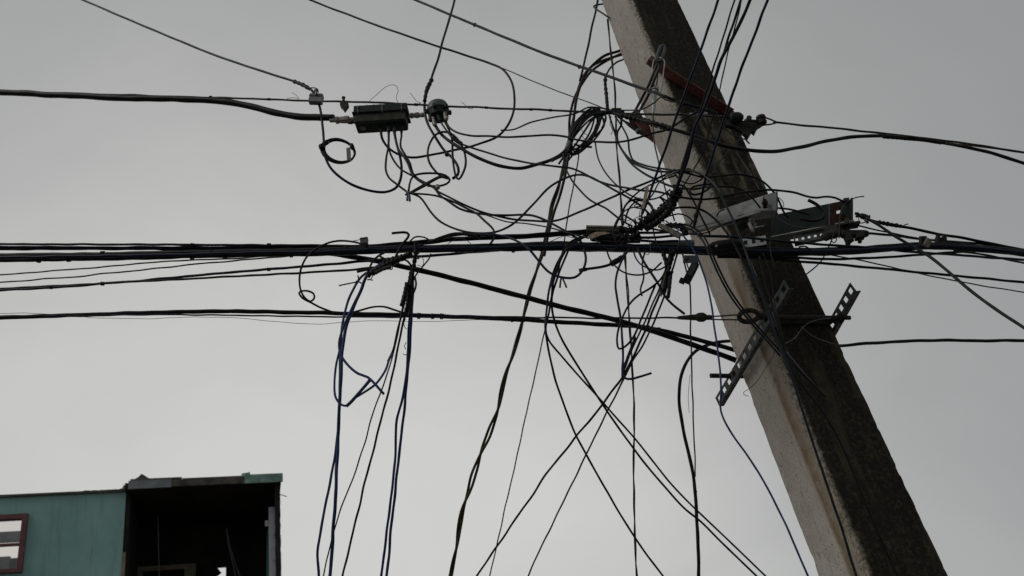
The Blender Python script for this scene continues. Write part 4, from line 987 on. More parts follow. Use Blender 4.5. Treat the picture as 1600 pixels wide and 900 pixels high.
# sheaf of drops passing up over the viewer in front of the pole
UPG = None
for lab, wp, pts, m in (
    ('leftmost cable of the sheaf rising in front of the pole to the top edge', 3.8, [(1122, 0), (1096, 75), (1066, 157), (1038, 236), (1018, 293), (1010, 318), (1004, 335)], B_),
    ('thin second cable of the sheaf rising in front of the pole', 2.6, [(1148, 0), (1132, 52), (1113, 112), (1096, 168), (1076, 228), (1062, 275), (1050, 305), (1035, 335)], K),
    ('third cable of the sheaf, crossing behind the thickest one', 3.6, [(1157, 0), (1144, 42), (1130, 85), (1115, 125), (1100, 165), (1085, 200), (1069, 250), (1058, 290), (1042, 325)], K),
    ('thickest cable of the sheaf rising in front of the pole, bent near the top', 4.8, [(1172, 0), (1156, 37), (1138, 72), (1127, 92), (1119, 118), (1104, 160), (1086, 200), (1080, 225), (1070, 260), (1055, 298), (1038, 330)], B_),
    ('hair-thin straight cable of the sheaf, just right of the thickest', 2.0, [(1158, 0), (1150, 38), (1138, 78), (1128, 125), (1112, 190), (1100, 235), (1078, 275), (1062, 300), (1045, 330)], K),
    ('rightmost cable of the sheaf rising in front of the pole to the top edge', 4.0, [(1199, 0), (1178, 58), (1158, 108), (1136, 172), (1118, 228), (1104, 275), (1096, 310), (1089, 330), (1084, 352)], B_)):
    dy = random.uniform(-.02, .02)
    cab('drop_cable', lab, wp, [(x, y, 3.05 + 0.5 * (y / 335.0) + dy) for x, y in pts], m=m, ext=(3.5, 0), group=None, jit=0)
cab('cable_tie', 'frayed wrapped foot of the rightmost sheaf cable', 5.5, [(1095, 313), (1090, 327), (1086, 345), (1084, 355)], (3.46, 3.5), 'tape', cat='tie', bumps=0.35, step=2.5, jit=0)
# wires left of the pole head
cab('pole_wire', 'thin wire falling from the top edge left of the pole head', 3.2, [(936, -10, 4.3), (930, 20), (920, 65), (911, 105), (906, 127)], (4.3, 4.4), K, (3, 0), 'wire', jit=0)
cab('pole_wire', 'short bent wire with an eye stuck to the pole head', 2.6, [(944, 6), (932, 8), (928, 10), (931, 14), (940, 20), (952, 28, 4.1)], (4.2, 4.12), ST, cat='wire', jit=0)
twisted('service_cable', 'thick twisted dark service cable arching off the pole and falling to the bottom edge', 6.6, [(985, 80, 4.32), (962, 88), (940, 97), (922, 110), (910, 126), (899, 152), (894, 180), (890, 215), (884, 250), (874, 287), (862, 322), (855, 360), (848, 395), (838, 425), (826, 460), (816, 505), (801, 555), (788, 595), (778, 640), (764, 678), (748, 718), (736, 755), (722, 800), (714, 850), (704, 900, 5.2)], (4.32, 5.2), BR, (0, 2.6), 150, loose=0.55)
cab('service_cable', 'second cable arching off the pole beside the twisted service cable', 4.2, [(990, 72, 4.3), (966, 80), (945, 87), (925, 103), (912, 122), (902, 150), (897, 185), (893, 220), (887, 252), (880, 285), (868, 325), (857, 365), (850, 400)], (4.3, 4.5), D_, jit=0.006)
twisted('service_cable', 'thin twisted olive cable falling straight down left of the pole', 3.5, [(950, 30, 4.25), (952, 62), (957, 100), (960, 135), (962, 180), (963, 225), (967, 265), (970, 310), (973, 360), (978, 420), (982, 480), (986, 540), (989, 600), (991, 660), (990, 720), (990.5, 780), (992, 840), (995, 900, 5.0)], (4.25, 5.0), BR, (0, 2.6), 130, loose=0.3)
cab('pole_wire', 'bare cable end curving up to the pole from the wrapped stub', 3, [(976, 92, 4.2), (962, 98), (952, 108), (947, 120), (947, 140), (949, 160), (951, 176)], (4.2, 3.86), K, cat='wire', jit=0)
st_ = thing('wrapped_stub', 'upright bumpy taped cable stub above the cable knot', 'cable splice', at(950, 175, 3.86))
wrap(st_, [(947, 117), (946, 130), (947.5, 150), (949.5, 172)], 4.8, (3.93, 3.86), 'tape', 'tape_wrap', rag=0.35)

# ------------------------------------------------------------------ the knot left of the pole and its coil
kn_ = thing('cable_knot', 'dark taped knot of cables on the upper strand just left of the pole', 'cable splice', at(962, 176, 3.8))
wrap(kn_, [(940, 176), (955, 175), (975, 177)], 7, (3.80, 3.78), 'teal_jacket', 'sleeve', rag=0.1)
box('splice_block', at(963, 173, 3.79), (RT, UP, FW), (0.028, 0.014, 0.014), 'brown_jacket', kn_, 0.004)
for (x0, y0, x1, y1) in ((945, 178, 944, 187), (938, 181, 935, 188), (951, 180, 955, 184), (933, 172, 926, 170), (958, 170, 962, 166)):
    cab('strand_end', None, 1.2, [(x0, y0), ((x0 + x1) / 2 + 1, (y0 + y1) / 2), (x1, y1)], (3.78, 3.77), ST, parent=kn_, jit=0, sides=5)
coil = thing('cable_coil', 'long coil of slack black cable hanging left of the cable knot', 'cable coil', at(912, 205, 3.75))
for k in range(7):
    pts = []
    cx, cy = 914 + random.uniform(-4, 4), 206 + random.uniform(-5, 5)
    la_, lb_ = random.uniform(32, 43), random.uniform(8, 17)
    an0 = math.radians(-56 + random.uniform(-9, 9))
    for i in range(23):
        t = 2 * math.pi * i / 22 + k
        ex, ey = la_ * math.cos(t), lb_ * math.sin(t)
        pts.append((cx + ex * math.cos(an0) - ey * math.sin(an0), cy + ex * math.sin(an0) + ey * math.cos(an0), 3.74 + 0.016 * k + 0.01 * math.sin(t)))
    cab('turn', None, 2.9, pts, m=(K, T_, D_)[k % 3], parent=coil, jit=0)
for k, pts in enumerate(([(945, 177), (925, 180), (905, 200), (890, 225), (884, 245)], [(945, 179), (930, 184), (912, 206), (896, 230), (880, 243), (862, 253)], [(940, 181), (944, 195), (930, 212), (900, 235), (888, 250)], [(925, 230), (905, 228), (897, 225)], [(932, 195), (920, 225), (905, 229)])):
    cab('tail', None, 3.2, pts, (3.72 + 0.01 * k, 3.74), (K, T_, K, D_, K)[k], parent=coil, jit=0)
wrap(coil, [(890, 222), (885, 235)], 7, (3.72, 3.72), 'grey_jacket', 'tie', rag=0.2)
cab('cable_tail', 'short cut cable tail poking out left under the coil', 3.4, [(885, 239), (879, 247), (873, 256)], (3.72, 3.72), K, jit=0)
wp_ = cab('drop_cable', 'taped black cable from the knot across the pole and away to the right', 5.4, [(958, 177, 3.78), (985, 184), (1015, 191, 3.62), (1050, 202), (1085, 212), (1125, 226, 3.56), (1165, 234), (1205, 236.5, 3.66), (1250, 230), (1300, 219), (1350, 213), (1395, 212), (1440, 216.5), (1490, 226), (1545, 238), (1600, 255)], (3.78, 4.2), K, (0, 6), jit=0)
wrap(wp_, [(972, 180), (1000, 187.5), (1030, 196), (1050, 202)], 8.5, (3.70, 3.60), 'tape', rag=0.3)
wrap(wp_, [(1380, 213), (1420, 216), (1470, 222)], 6.5, (3.82, 3.92), 'tape', rag=0.06)
cab('drop_cable', 'thin olive wire splitting off the taped black cable at the right edge', 2.2, [(1478, 224), (1520, 228), (1560, 233), (1600, 239)], (3.93, 4.3), BR, (0, 6), cat='wire', jit=0)
sp = thing('splice_sleeve', 'tapered black splice sleeve pointing down right from the knot', 'cable splice', at(1000, 205, 3.76))
a, b = at(962, 180, 3.78), at(1011, 214, 3.72); d = (b - a).normalized(); L = (b - a).length
lathe('sleeve', a, d, [(0, 0.005), (L * 0.3, 0.006), (L * 0.45, 0.012), (L * 0.7, 0.013), (L * 0.72, 0.009), (L * 0.76, 0.013), (L * 0.95, 0.009), (L, 0.006)], 'tape', sp, sides=10)
wrap(sp, [(997, 203), (999, 207)], 9, (3.735, 3.735), 'grey_jacket', 'label_strip', rag=0.2)
# ties from the knot over the pale pole face
cab('tie_wire', 'thin wire from knot to grip, arching over the pale pole face', 2.2, [(965, 172, 3.80), (985, 172), (1003, 171, 3.62), (1015, 165), (1026, 158), (1033, 152, 3.56), (1040, 156), (1053, 159), (1063, 160), (1066, 163)], (3.8, 3.56), ST, cat='wire', jit=0)
cab('tie_wire', 'thin wire running left from the knot with a cut end', 2.4, [(783, 204, 3.95), (800, 202.5), (830, 191), (865, 184), (900, 177), (911, 172), (920, 168), (940, 169), (955, 172)], (3.95, 3.8), K, cat='wire')

# ------------------------------------------------------------------ slack loops between the devices and the pole
cab('jumper_cable', 'thick jumper sweeping from the round tap down to the long coil', 5, [(681, 197), (688, 208), (700, 219), (722, 233), (750, 248), (785, 260), (812, 263), (838, 258), (862, 249), (880, 238), (892, 224)], (3.92, 3.76), K)
j2 = cab('jumper_cable', 'long jumper from round tap past the coil over the pole to teal crossarm', 3.2, [(689, 191, 3.92), (700, 207), (712, 220), (735, 230), (780, 244), (830, 255.5), (870, 260), (892, 263), (910, 270), (935, 283), (965, 291), (1000, 297), (1030, 300), (1050, 305, 3.50), (1075, 310), (1105, 311), (1135, 306.5, 3.48), (1170, 299.5), (1205, 297), (1240, 301, 3.52), (1262, 307), (1276, 309), (1292, 307.5), (1305, 309), (1318, 315, 3.66)], (3.92, 3.66), K)
wrap(j2, [(707, 215), (714, 220), (720, 224)], 6.5, (3.90, 3.89), 'tape', 'sleeve', rag=0.05)
cab('jumper_cable', 'jumper from the round tap running level to the right, over the pole', 3.2, [(697, 189, 3.92), (701, 198), (712, 206), (735, 211.5), (770, 213.5), (800, 214), (835, 212), (865, 211), (885, 213.5), (900, 218), (925, 221), (955, 222), (985, 219), (1015, 210), (1040, 203, 3.54), (1058, 193), (1075, 182), (1092, 175, 3.54), (1110, 172)], (3.92, 3.54), K)
cab('jumper_cable', 'round loop of cable hanging from the round tap to a point and back', 3.3, [(695, 190), (702, 203), (706, 216), (707, 240), (709, 262), (713, 277), (717, 280), (722, 273), (727, 255), (725, 236), (717, 220), (705, 209), (692, 206), (680, 210), (672, 221), (668.5, 238), (671, 254), (679, 266), (690, 276), (702, 279)], (3.91, 3.88), K)
bl = thing('blue_tie', 'small pale blue knotted tie holding the slack loops below the amplifier', 'tie', at(638, 305, 3.86))
for pts in ([(636, 300), (640, 305), (641, 315)], [(638, 301), (636, 308), (636, 313)], [(640, 300), (634, 303), (633, 304)], [(634, 299), (642, 302)]):
    cab('tail', None, 3.4, pts, (3.855, 3.85), 'pale_blue_jacket', parent=bl, jit=0)
cab('jumper_cable', 'cable from the second amplifier port hanging in a bow to the blue tie', 3.2, [(607, 204), (607, 216), (606, 232), (603, 250), (602.5, 266), (608, 278), (620, 288), (632, 297), (638, 301)], (3.93, 3.86), K)
cab('jumper_cable', 'cable from the second amplifier port crossing right to the slack knot', 3.2, [(608, 204), (608, 216), (608, 232), (614, 248), (626, 264), (645, 275), (662, 284), (675, 291), (684, 299), (700, 307), (725, 320), (755, 332), (785, 339), (810, 344, 3.75), (835, 345), (860, 345.5), (885, 339), (915, 327), (945, 313), (975, 300), (1000, 289), (1030, 277), (1047, 270), (1062, 268)], (3.93, 3.5), K)
cab('jumper_cable', 'dark teal cable from the third amplifier port to the slack knot', 3.4, [(616, 204), (618, 216), (622, 232), (631, 245), (639, 259), (643, 270), (650, 279), (664, 288), (678, 293), (685, 303), (700, 314), (718, 326), (737, 332), (760, 335.5), (790, 337), (815, 335), (832, 336.5), (850, 343), (872, 355), (890, 365), (902, 373), (912, 382)], (3.93, 3.66), T_)
cab('jumper_cable', 'cable from the fourth amplifier port bowing down to the slack knot', 3.2, [(627, 203), (628, 212), (626, 222), (626, 230), (633, 242), (641, 256), (645, 270), (655, 281), (668, 289), (678, 291)], (3.93, 3.87), K)
cab('slack_loop', 'flat oval of slack cable drawn through the blue tie', 3.2, [(638, 300), (640, 287), (646, 276), (662, 271.5), (682, 271), (696, 274), (703, 281), (698, 287), (685, 291), (668, 291)], (3.85, 3.87), T_)
cab('slack_loop', 'doubled slack cable slanting up from the blue tie, upper strand', 3.2, [(640, 301), (655, 293), (672, 283), (686, 276), (697, 275)], (3.84, 3.85), K)
cab('slack_loop', 'doubled slack cable slanting up from the blue tie, lower strand', 3.2, [(641, 302), (660, 292), (678, 282), (690, 277), (700, 278.5)], (3.835, 3.845), D_)
ft = thing('ferrule', 'small pale ferrule on the slack cables right of the blue tie', 'ferrule', at(684, 293, 3.84))
lathe('body', at(682.5, 289, 3.84), (at(685, 297, 3.84) - at(682.5, 289, 3.84)).normalized(), [(0, 0.008), (0.006, 0.014), (0.022, 0.014), (0.028, 0.009)], 'tan_metal', ft, sides=8)
ft = thing('ferrule', 'small dark ferrule hanging on the wide loop under the round tap', 'ferrule', at(697, 241, 3.84))
lathe('body', at(695, 242, 3.88), (at(700, 241, 3.88) - at(695, 242, 3.88)).normalized(), [(0, 0.007), (0.005, 0.013), (0.018, 0.013), (0.022, 0.008)], 'worn_housing', ft, sides=8)
cab('slack_loop', 'cable swooping from the blue tie in a deep bow and up past the twisted cable', 3.3, [(642, 302), (655, 307), (664, 318), (672, 330), (684, 343), (700, 353), (722, 361), (748, 364.5), (775, 362), (795, 354), (812, 340), (830, 322), (850, 301), (868, 286), (885, 277), (903, 273), (918, 275), (935, 283), (960, 297), (985, 311), (1003, 323), (1018, 338)], (3.84, 3.55), T_)
cab('slack_loop', 'cable from the blue tie running right and hooking down to the trunk', 3.2, [(642, 302), (660, 303.5), (685, 307), (705, 314), (728, 325), (745, 334), (758, 346), (768, 355), (773, 364), (771, 374), (764, 383)], (3.84, 3.66), K)
cab('slack_loop', 'cable looping below the trunk cables to a cut join left of the closure', 3.6, [(690, 371), (720, 367), (755, 366.5), (785, 368.5), (805, 375), (825, 388, 3.55), (842, 408), (855, 423), (868, 430.5), (885, 434.5), (898, 433.5), (908, 426), (914, 414), (915, 402), (911, 387)], (3.72, 3.55), B_)
jn = cab('slack_loop', 'short cable with a black sleeve joining the lower loop to the hub', 4.2, [(907, 422.5), (920, 420.5), (938, 417.5), (955, 413), (968, 405), (978, 396), (986, 385)], (3.55, 3.56), K, jit=0)
wrap(jn, [(905, 423), (917, 421)], 5.5, (3.55, 3.55), 'tape', 'end_tape', rag=0.15)
wrap(jn, [(955, 413), (965, 407), (972, 402)], 8.5, (3.55, 3.55), 'tape', 'sleeve', rag=0.08)
cp_ = thing('clip_pair', 'pair of small pale metal clip legs hanging under the lower loop', 'clip', at(878, 436, 3.55))
cab('leg', None, 2.8, [(877, 436), (876, 443), (875.5, 450)], (3.55, 3.55), 'dull_galvanised', parent=cp_, jit=0)
cab('leg', None, 2.8, [(879, 435), (882, 442), (885, 449)], (3.55, 3.55), 'dull_galvanised', parent=cp_, jit=0)
cab('slack_loop', 'cable from under the coil wandering right and down into the hub', 2.8, [(881, 240), (882, 255), (885, 266), (893, 281), (906, 297), (920, 311), (933, 319), (946, 325), (960, 336), (975, 347), (988, 353)], (3.72, 3.58), K)
cab('drop_wire', 'thin straight wire falling from the coil all the way to the bottom edge', 2.0, [(905, 226, 3.9), (904, 245), (899, 275), (892, 310), (886, 345), (880, 385), (872, 425), (862, 470), (850, 522), (830, 612), (803, 735), (765, 900, 5.2)], (3.9, 5.2), BR, (0, 2.6), 'wire')
# wires fanning down right from the knot
cab('slack_loop', 'cable from the knot dropping in a bow to the pole, outermost', 3.2, [(952, 180, 3.80), (958, 200), (965, 222), (975, 240), (988, 257), (1005, 270), (1022, 279), (1040, 288), (1060, 294), (1085, 296), (1100, 293)], (3.8, 3.5), K)
cab('slack_loop', 'cable from the knot bowing left then right to the pole ties', 3.4, [(970, 184, 3.80), (971, 195), (965, 205), (965, 220), (973, 236), (985, 250), (994, 257), (1010, 263), (1030, 268), (1050, 269)], (3.8, 3.52), K)
cab('slack_loop', 'inner cable from the knot dropping steeply then level to the pole ties', 2.8, [(961, 182, 3.80), (972, 198), (981, 216), (983, 236), (989, 250), (1002, 256.5), (1025, 262.5), (1048, 265.5), (1054, 268)], (3.8, 3.52), T_)
cab('tie_wire', 'thin wire falling from the strand grip past the pale pole face edge', 2.2, [(1020.5, 176, 3.62), (1020, 200), (1023, 228), (1030, 256), (1037, 285), (1046, 318), (1054, 345)], (3.62, 3.56), ST, cat='wire', jit=0)
# wires crossing the pole around the pale crossarm
cab('pole_wire', 'dark wire arching over the mossy pole face to the right pole edge', 3.0, [(1060, 268, 3.48), (1080, 272), (1100, 277, 3.46), (1125, 275), (1150, 272.5), (1172, 275), (1192, 284), (1207, 298), (1216, 312), (1225, 332), (1232, 340)], (3.48, 3.62), K, jit=0)
cab('pole_wire', 'wire behind the others wandering level across the pole under the arch', 2.6, [(1083, 296, 3.50), (1110, 292), (1140, 292), (1160, 297), (1175, 309), (1188, 325)], (3.5, 3.55), K, jit=0)
cab('slack_loop', 'small flat loop of wire lying against the pole', 3.2, [(1112, 288), (1098, 289), (1084, 292), (1078, 298), (1082, 304), (1092, 303), (1104, 297), (1111, 290)], (3.47, 3.47), K, jit=0)
dbl = cab('pole_wire', 'long glossy cable falling down the front of the pole to the bottom edge', 3.8, [(1056, 270, 3.46), (1075, 266), (1092, 271), (1108, 282), (1122, 298), (1134, 320), (1146, 345), (1156, 370), (1164, 390), (1176, 422, 3.42), (1190, 460), (1205, 503), (1222, 550), (1240, 598), (1258, 655), (1278, 715), (1298, 775), (1318, 835), (1338, 900, 3.52)], (3.46, 3.52), T_, (0, 2.4), jit=0)
cab('pole_wire', 'second glossy cable running close beside the first down the pole', 2.2, [(1066, 266, 3.45), (1090, 269), (1106, 279), (1121, 295), (1133, 317), (1145, 342), (1155, 367), (1168, 400), (1182, 432)], (3.45, 3.43), 'grey_jacket', jit=0)
cab('pole_wire', 'cable arching from the hub over the crossarm and down the pole', 3.6, [(1050, 326, 3.50), (1068, 324), (1086, 325), (1102, 331), (1120, 345), (1136, 364, 3.46), (1150, 387), (1163, 412), (1176, 435), (1192, 462), (1204, 490), (1212, 515)], (3.5, 3.46), K, jit=0)
cab('pole_wire', 'pair of dark cables curving from the hub across the pale face, upper one', 3.0, [(1052, 352, 3.50), (1070, 351), (1086, 357), (1099, 369), (1110, 389, 3.46), (1122, 417), (1136, 445), (1153, 472), (1175, 500), (1200, 528), (1222, 552), (1262, 592), (1290, 620)], (3.5, 3.6), K, jit=0)
cab('pole_wire', 'pair of dark cables curving from the hub across the pale face, lower one', 3.0, [(1052, 356, 3.49), (1068, 355), (1083, 361), (1096, 373), (1107, 393, 3.45), (1119, 421), (1133, 449), (1150, 475), (1172, 503), (1197, 531), (1219, 556)], (3.49, 3.58), T_, jit=0)
cab('pole_wire', 'blue cable falling along the pole edge and away to the bottom', 3.0, [(1066, 366, 3.50), (1080, 385), (1092, 408), (1102, 435, 3.5), (1110, 470), (1117, 515), (1123, 560), (1127, 605), (1126, 638), (1131, 655), (1145, 680), (1170, 715), (1195, 755), (1222, 808), (1243, 855), (1262, 900, 3.5)], (3.5, 3.5), 'deep_blue_jacket', (0, 2.2), jit=0)
cab('pole_wire', 'dark cable down the middle of the mossy pole face to the bottom edge', 3.4, [(1186, 400, 3.48), (1196, 440), (1207, 478), (1214, 505), (1225, 545), (1246, 592), (1268, 620), (1290, 650), (1312, 690), (1332, 735), (1352, 785), (1376, 842), (1402, 900, 3.66)], (3.48, 3.66), K, (0, 2.4), jit=0)
cab('pole_wire', 'thin wire beside the dark cable on the mossy pole face', 1.8, [(1192, 395, 3.5), (1204, 430), (1210, 470), (1222, 520), (1240, 575), (1262, 625), (1285, 690), (1300, 740)], (3.5, 3.62), D_, cat='wire', jit=0)
cab('pole_wire', 'thin wire from the crossarm end down into the dark hardware on the pole', 3, [(1050, 290, 3.5), (1068, 290), (1075, 300), (1086, 318), (1096, 340), (1104, 355), (1109, 366)], (3.5, 3.5), K, jit=0)
cab('stray_wire', 'hair-thin pale wire curled across the mossy face near the dark plate', 0.9, [(1228, 537), (1243, 528), (1252, 515), (1262, 506), (1280, 500), (1298, 497)], (3.52, 3.6), 'grey_jacket', cat='wire', sides=5, jit=0)
cab('stray_wire', 'hair-thin pale wire sagging to the right pole edge', 0.9, [(1252, 510), (1270, 525), (1290, 533), (1315, 540)], (3.56, 3.7), 'grey_jacket', cat='wire', sides=5, jit=0)
cab('stray_wire', 'hair-thin wire with a hooked end on the pale pole face', 0.9, [(1210, 552), (1195, 578), (1180, 598), (1168, 609), (1162, 613), (1163, 617), (1170, 619)], (3.6, 3.72), ST, cat='wire', sides=5, jit=0)
cab('stray_wire', 'hair-thin pale wire pair end near the middle of the mossy face', 1.0, [(1230, 550), (1250, 575), (1270, 598), (1290, 619)], (3.55, 3.6), 'grey_jacket', cat='wire', sides=5, jit=0)
cab('cable_tail', 'short dark cable bow rising from the top of the teal crossarm', 5, [(1262, 312, 3.62), (1270, 316), (1279, 322), (1286, 331), (1287, 338), (1280, 343), (1268, 345), (1250, 342)], (3.62, 3.64), D_, jit=0)
cab('cable_tail', 'thin wire sprung from the hole in the teal crossarm up to the sky', 1.8, [(1350, 306.5), (1338, 308), (1327, 313), (1318, 321), (1313, 332), (1312, 345), (1311, 372)], (3.62, 3.62), ST, cat='wire', jit=0)
cab('tie_wire', 'thin wire hanging from the dark bolted clamp down to the pole edge', 2.0, [(1303, 364, 3.62), (1297, 380), (1291, 393), (1283, 408), (1272, 420), (1260, 429), (1250, 436)], (3.62, 3.72), ST, cat='wire', jit=0)
cab('pole_wire', 'wire from the pale crossarm end to the left end of the teal crossarm', 3, [(1216, 325), (1232, 327), (1250, 331), (1265, 335)], (3.6, 3.66), K, jit=0)
cab('pole_wire', 'thin curl of wire springing off the pale crossarm end', 1.2, [(1214, 307), (1222, 313), (1225, 321), (1223, 324)], (3.58, 3.6), ST, cat='wire', sides=5, jit=0)
cab('tie_wire', 'wire tie looped over the upper edge of the pale crossarm', 1.8, [(1194, 306), (1192, 314), (1194, 319)], (3.555, 3.555), ST, cat='wire', jit=0)
cab('pole_wire', 'wire hooked over the left end of the pale crossarm', 2.2, [(1120, 338), (1123, 331), (1128, 328), (1132, 327)], (3.6, 3.6), ST, cat='wire', jit=0)
cab('pole_wire', 'small dark wire bow on the trunk bundle right of the pole', 2.4, [(1248, 386), (1256, 384.5), (1262, 387), (1266, 391)], (3.52, 3.52), K, cat='wire', jit=0)
boot = thing('cable_boot', 'dark rounded cable boot lying on the trunk bundle in front of the pole', 'cable splice', at(1128, 383, 3.5))
a, b = at(1108, 385, 3.50), at(1160, 380, 3.50); d = (b - a).normalized(); L = (b - a).length
lathe('boot', a, d, [(0, 0.008), (0.015, 0.018), (0.05, 0.025), (0.11, 0.024), (L, 0.018)], 'tape', boot)
lathe('pale_rivet', at(1119, 384.5, 3.478), Vector((0, -1, 0)), [(0, 0.007), (0.006, 0.005)], 'galvanised', boot, sides=8)

# ------------------------------------------------------------------ the hub where the sheaf is tied
hub = thing('cable_hub', 'ragged black taped hub where the sheaf of cables meets the trunk', 'cable splice', at(1020, 345, 3.52))
wrap(hub, [(1060, 296), (1052, 312), (1041, 328)], 15, (3.53, 3.53), 'tape', 'bundle', rag=0.35)
wrap(hub, [(1046, 322), (1030, 334), (1012, 345), (1000, 352)], 15, (3.52, 3.54), 'tape', 'bundle', rag=0.4)
wrap(hub, [(1050, 318), (1042, 332), (1026, 348), (1008, 358)], 10, (3.51, 3.52), 'tape', 'bundle', rag=0.35)
wrap(hub, [(1008, 350), (992, 358), (978, 362)], 10, (3.55, 3.56), 'tape', 'bundle', rag=0.4)
wrap(hub, [(1000, 366), (990, 370), (984, 376)], 13, (3.56, 3.57), 'tape', 'bundle', rag=0.4)
wrap(hub, [(1040, 354), (1060, 352), (1068, 358), (1072, 366)], 8, (3.54, 3.54), 'tape', 'bundle', rag=0.4)
for i in range(34):
    t = random.random()
    x, y = (1060 - 60 * t, 298 + 56 * t) if i % 3 else (1000 - 30 * t, 352 + 18 * t)
    an = random.uniform(0, 6.28); l = random.uniform(7, 14)
    cab('tie_end', None, random.uniform(1.6, 3.0), [(x, y), (x + l * 0.5 * math.cos(an) + 1, y + l * 0.5 * math.sin(an)), (x + l * math.cos(an), y + l * math.sin(an))], (3.53, 3.51), 'tape', parent=hub, jit=0, sides=5)
cab('slack_loop', 'outer round loop of cable standing up at the hub', 3.2, [(974, 352), (973, 335), (977, 322), (986, 314), (998, 312), (1010, 314), (1018, 322), (1022, 335), (1022, 345)], (3.56, 3.53), K, jit=0.005)
cab('slack_loop', 'inner round loop of cable standing up at the hub', 2.8, [(976, 348), (979, 333), (985, 322), (996, 314), (1006, 314), (1016, 321), (1020, 333), (1016, 348)], (3.58, 3.55), T_, jit=0.005)
cab('slack_loop', 'cable dipping from the brown upright tag into the hub', 3.2, [(1004, 326), (1002, 338), (1005, 348), (1012, 356)], (3.5, 3.5), K, jit=0)
cab('slack_loop', 'tiny curl of wire left of the brown upright tag', 1.8, [(1002, 325), (996, 325), (991, 323), (992, 320), (998, 319), (1002, 322)], (3.5, 3.5), K, cat='wire', jit=0)
cab('tie_wire', 'thin wire from the pole ties down to the brown upright tag', 2.2, [(1052, 268, 3.5), (1038, 278), (1028, 288), (1022, 300), (1015, 310), (1010, 318)], (3.5, 3.5), ST, cat='wire', jit=0)
cab('slack_loop', 'straight cable crossing the hub from the left to the pale crossarm', 3, [(975, 336), (990, 345), (1004, 352), (1020, 358), (1045, 362)], (3.57, 3.55), K, jit=0)
tk = thing('pole_tie', 'knotted dark tie of cables on the pale pole face above the hub', 'tie', at(1060, 268, 3.48))
wrap(tk, [(1046, 271), (1054, 268), (1062, 268)], 6.5, (3.49, 3.48), 'tape', 'wrap', rag=0.35)
wrap(tk, [(1072, 266), (1080, 267)], 6, (3.47, 3.47), 'rust', 'wrap', rag=0.4)
cab('tie_tail', None, 3.4, [(1040, 275), (1048, 272), (1056, 268)], (3.48, 3.47), 'grey_jacket', parent=tk, jit=0)
for i, (x0, y0, x1, y1, wq) in enumerate(((990, 372, 1075, 366, 4), (1000, 376, 1060, 377, 4), (930, 376, 1000, 378, 4), (985, 363, 1060, 362, 4))):
    cab('trunk_cable', ('short cable stretch between hub and pale crossarm', 'short cable stretch under the hub beside the grey tube', 'short cable stretch under the splice closure', 'short cable stretch through the hub, level with the tan tag')[i], wq, [(x0, y0), ((x0 + x1) / 2, (y0 + y1) / 2 + 1), (x1, y1)], (3.60, 3.56), K, jit=0)
for lab, pts in (('cable from the closure end sweeping down left into the lower drops', [(926, 362, 3.6), (912, 369), (900, 374), (890, 380, 3.52), (882, 388)]), ('second cable from the closure end beside the drops', [(924, 366, 3.6), (910, 372), (896, 380, 3.53), (886, 390)])):
    cab('slack_loop', lab, 3.2, pts, (3.6, 3.52), K, jit=0)

# ------------------------------------------------------------------ drops below the trunk, middle
G = 'drops from the hub to the houses'
cab('drop_cable', 'drop curving from the closure down and away to the bottom, left of the crossing pair', 3.2, [(908, 374, 3.54), (893, 380), (880, 394), (868, 418), (860, 445), (855, 475), (852, 505), (853, 525), (859, 558), (870, 600), (883, 637), (898, 676), (918, 714), (945, 762), (975, 813), (1005, 859), (1036, 900, 4.6)], (3.54, 4.6), K, (0, 3))
cab('drop_cable', 'drop from the closure to the bottom, lower of the pair crossing right', 3.3, [(885, 388, 3.56), (874, 412), (864, 445), (862, 475), (867, 503), (880, 534), (905, 575), (935, 622), (962, 662), (985, 694), (1010, 727), (1040, 762), (1068, 793), (1095, 815), (1125, 845), (1182, 900, 4.6)], (3.56, 4.6), K, (0, 3))
cab('drop_cable', 'drop from the closure to the bottom, upper of the pair crossing right', 3.0, [(890, 388, 3.58), (878, 414), (866, 450), (857, 490), (853, 515), (858, 532), (878, 557), (905, 588), (935, 621), (965, 655), (990, 683), (1015, 714), (1045, 752), (1075, 784), (1100, 808), (1140, 846), (1196, 900, 4.7)], (3.58, 4.7), B_, (0, 3))
cab('drop_cable', 'short drop from the trunk running parallel with the lower crossing pair', 2.6, [(882, 392), (870, 420), (858, 455), (853, 490), (852, 510)], (3.6, 3.65), T_)
cab('slack_loop', 'thin loop hanging under the trunk between hub and drops', 2.4, [(989, 388), (992, 400), (1001, 413), (1014, 420), (1026, 422), (1039, 417), (1047, 406), (1048, 396), (1046, 388)], (3.53, 3.52), K)
cab('cable_tail', 'cut cable slanting down right to a loose end above the dead-end grip', 3.8, [(996, 388), (1005, 407), (1017, 426), (1030, 446), (1040, 464), (1050, 475), (1070, 491)], (3.52, 3.52), K)
cab('slack_loop', 'cable dropping to a sharp bend with its loose end pointing right', 3.4, [(983, 388, 3.54), (974, 402), (966, 420), (962, 445), (964, 465), (969, 493), (972, 520), (973, 560), (973, 585), (977, 591), (986, 592), (1000, 588.5), (1018, 583)], (3.54, 3.56), B_)
cab('slack_loop', 'long narrow loop of cable hanging below the lower strand', 3.2, [(1050, 390, 3.52), (1043, 415), (1033, 435), (1018, 449), (998, 461), (984, 475), (973, 493), (966, 515), (964, 535), (967, 545), (977, 541), (989, 526), (1003, 497), (1016, 465), (1024, 446)], (3.52, 3.54), K)
cab('drop_cable', 'long drop from the hub slanting left to the bottom edge, left of two', 3.2, [(1054, 390, 3.51), (1045, 418), (1034, 450), (1018, 490), (1005, 524), (990, 557), (975, 585), (960, 606), (935, 640), (900, 682), (860, 733), (820, 790), (782, 846), (745, 900, 5.0)], (3.51, 5.0), K, (0, 3))
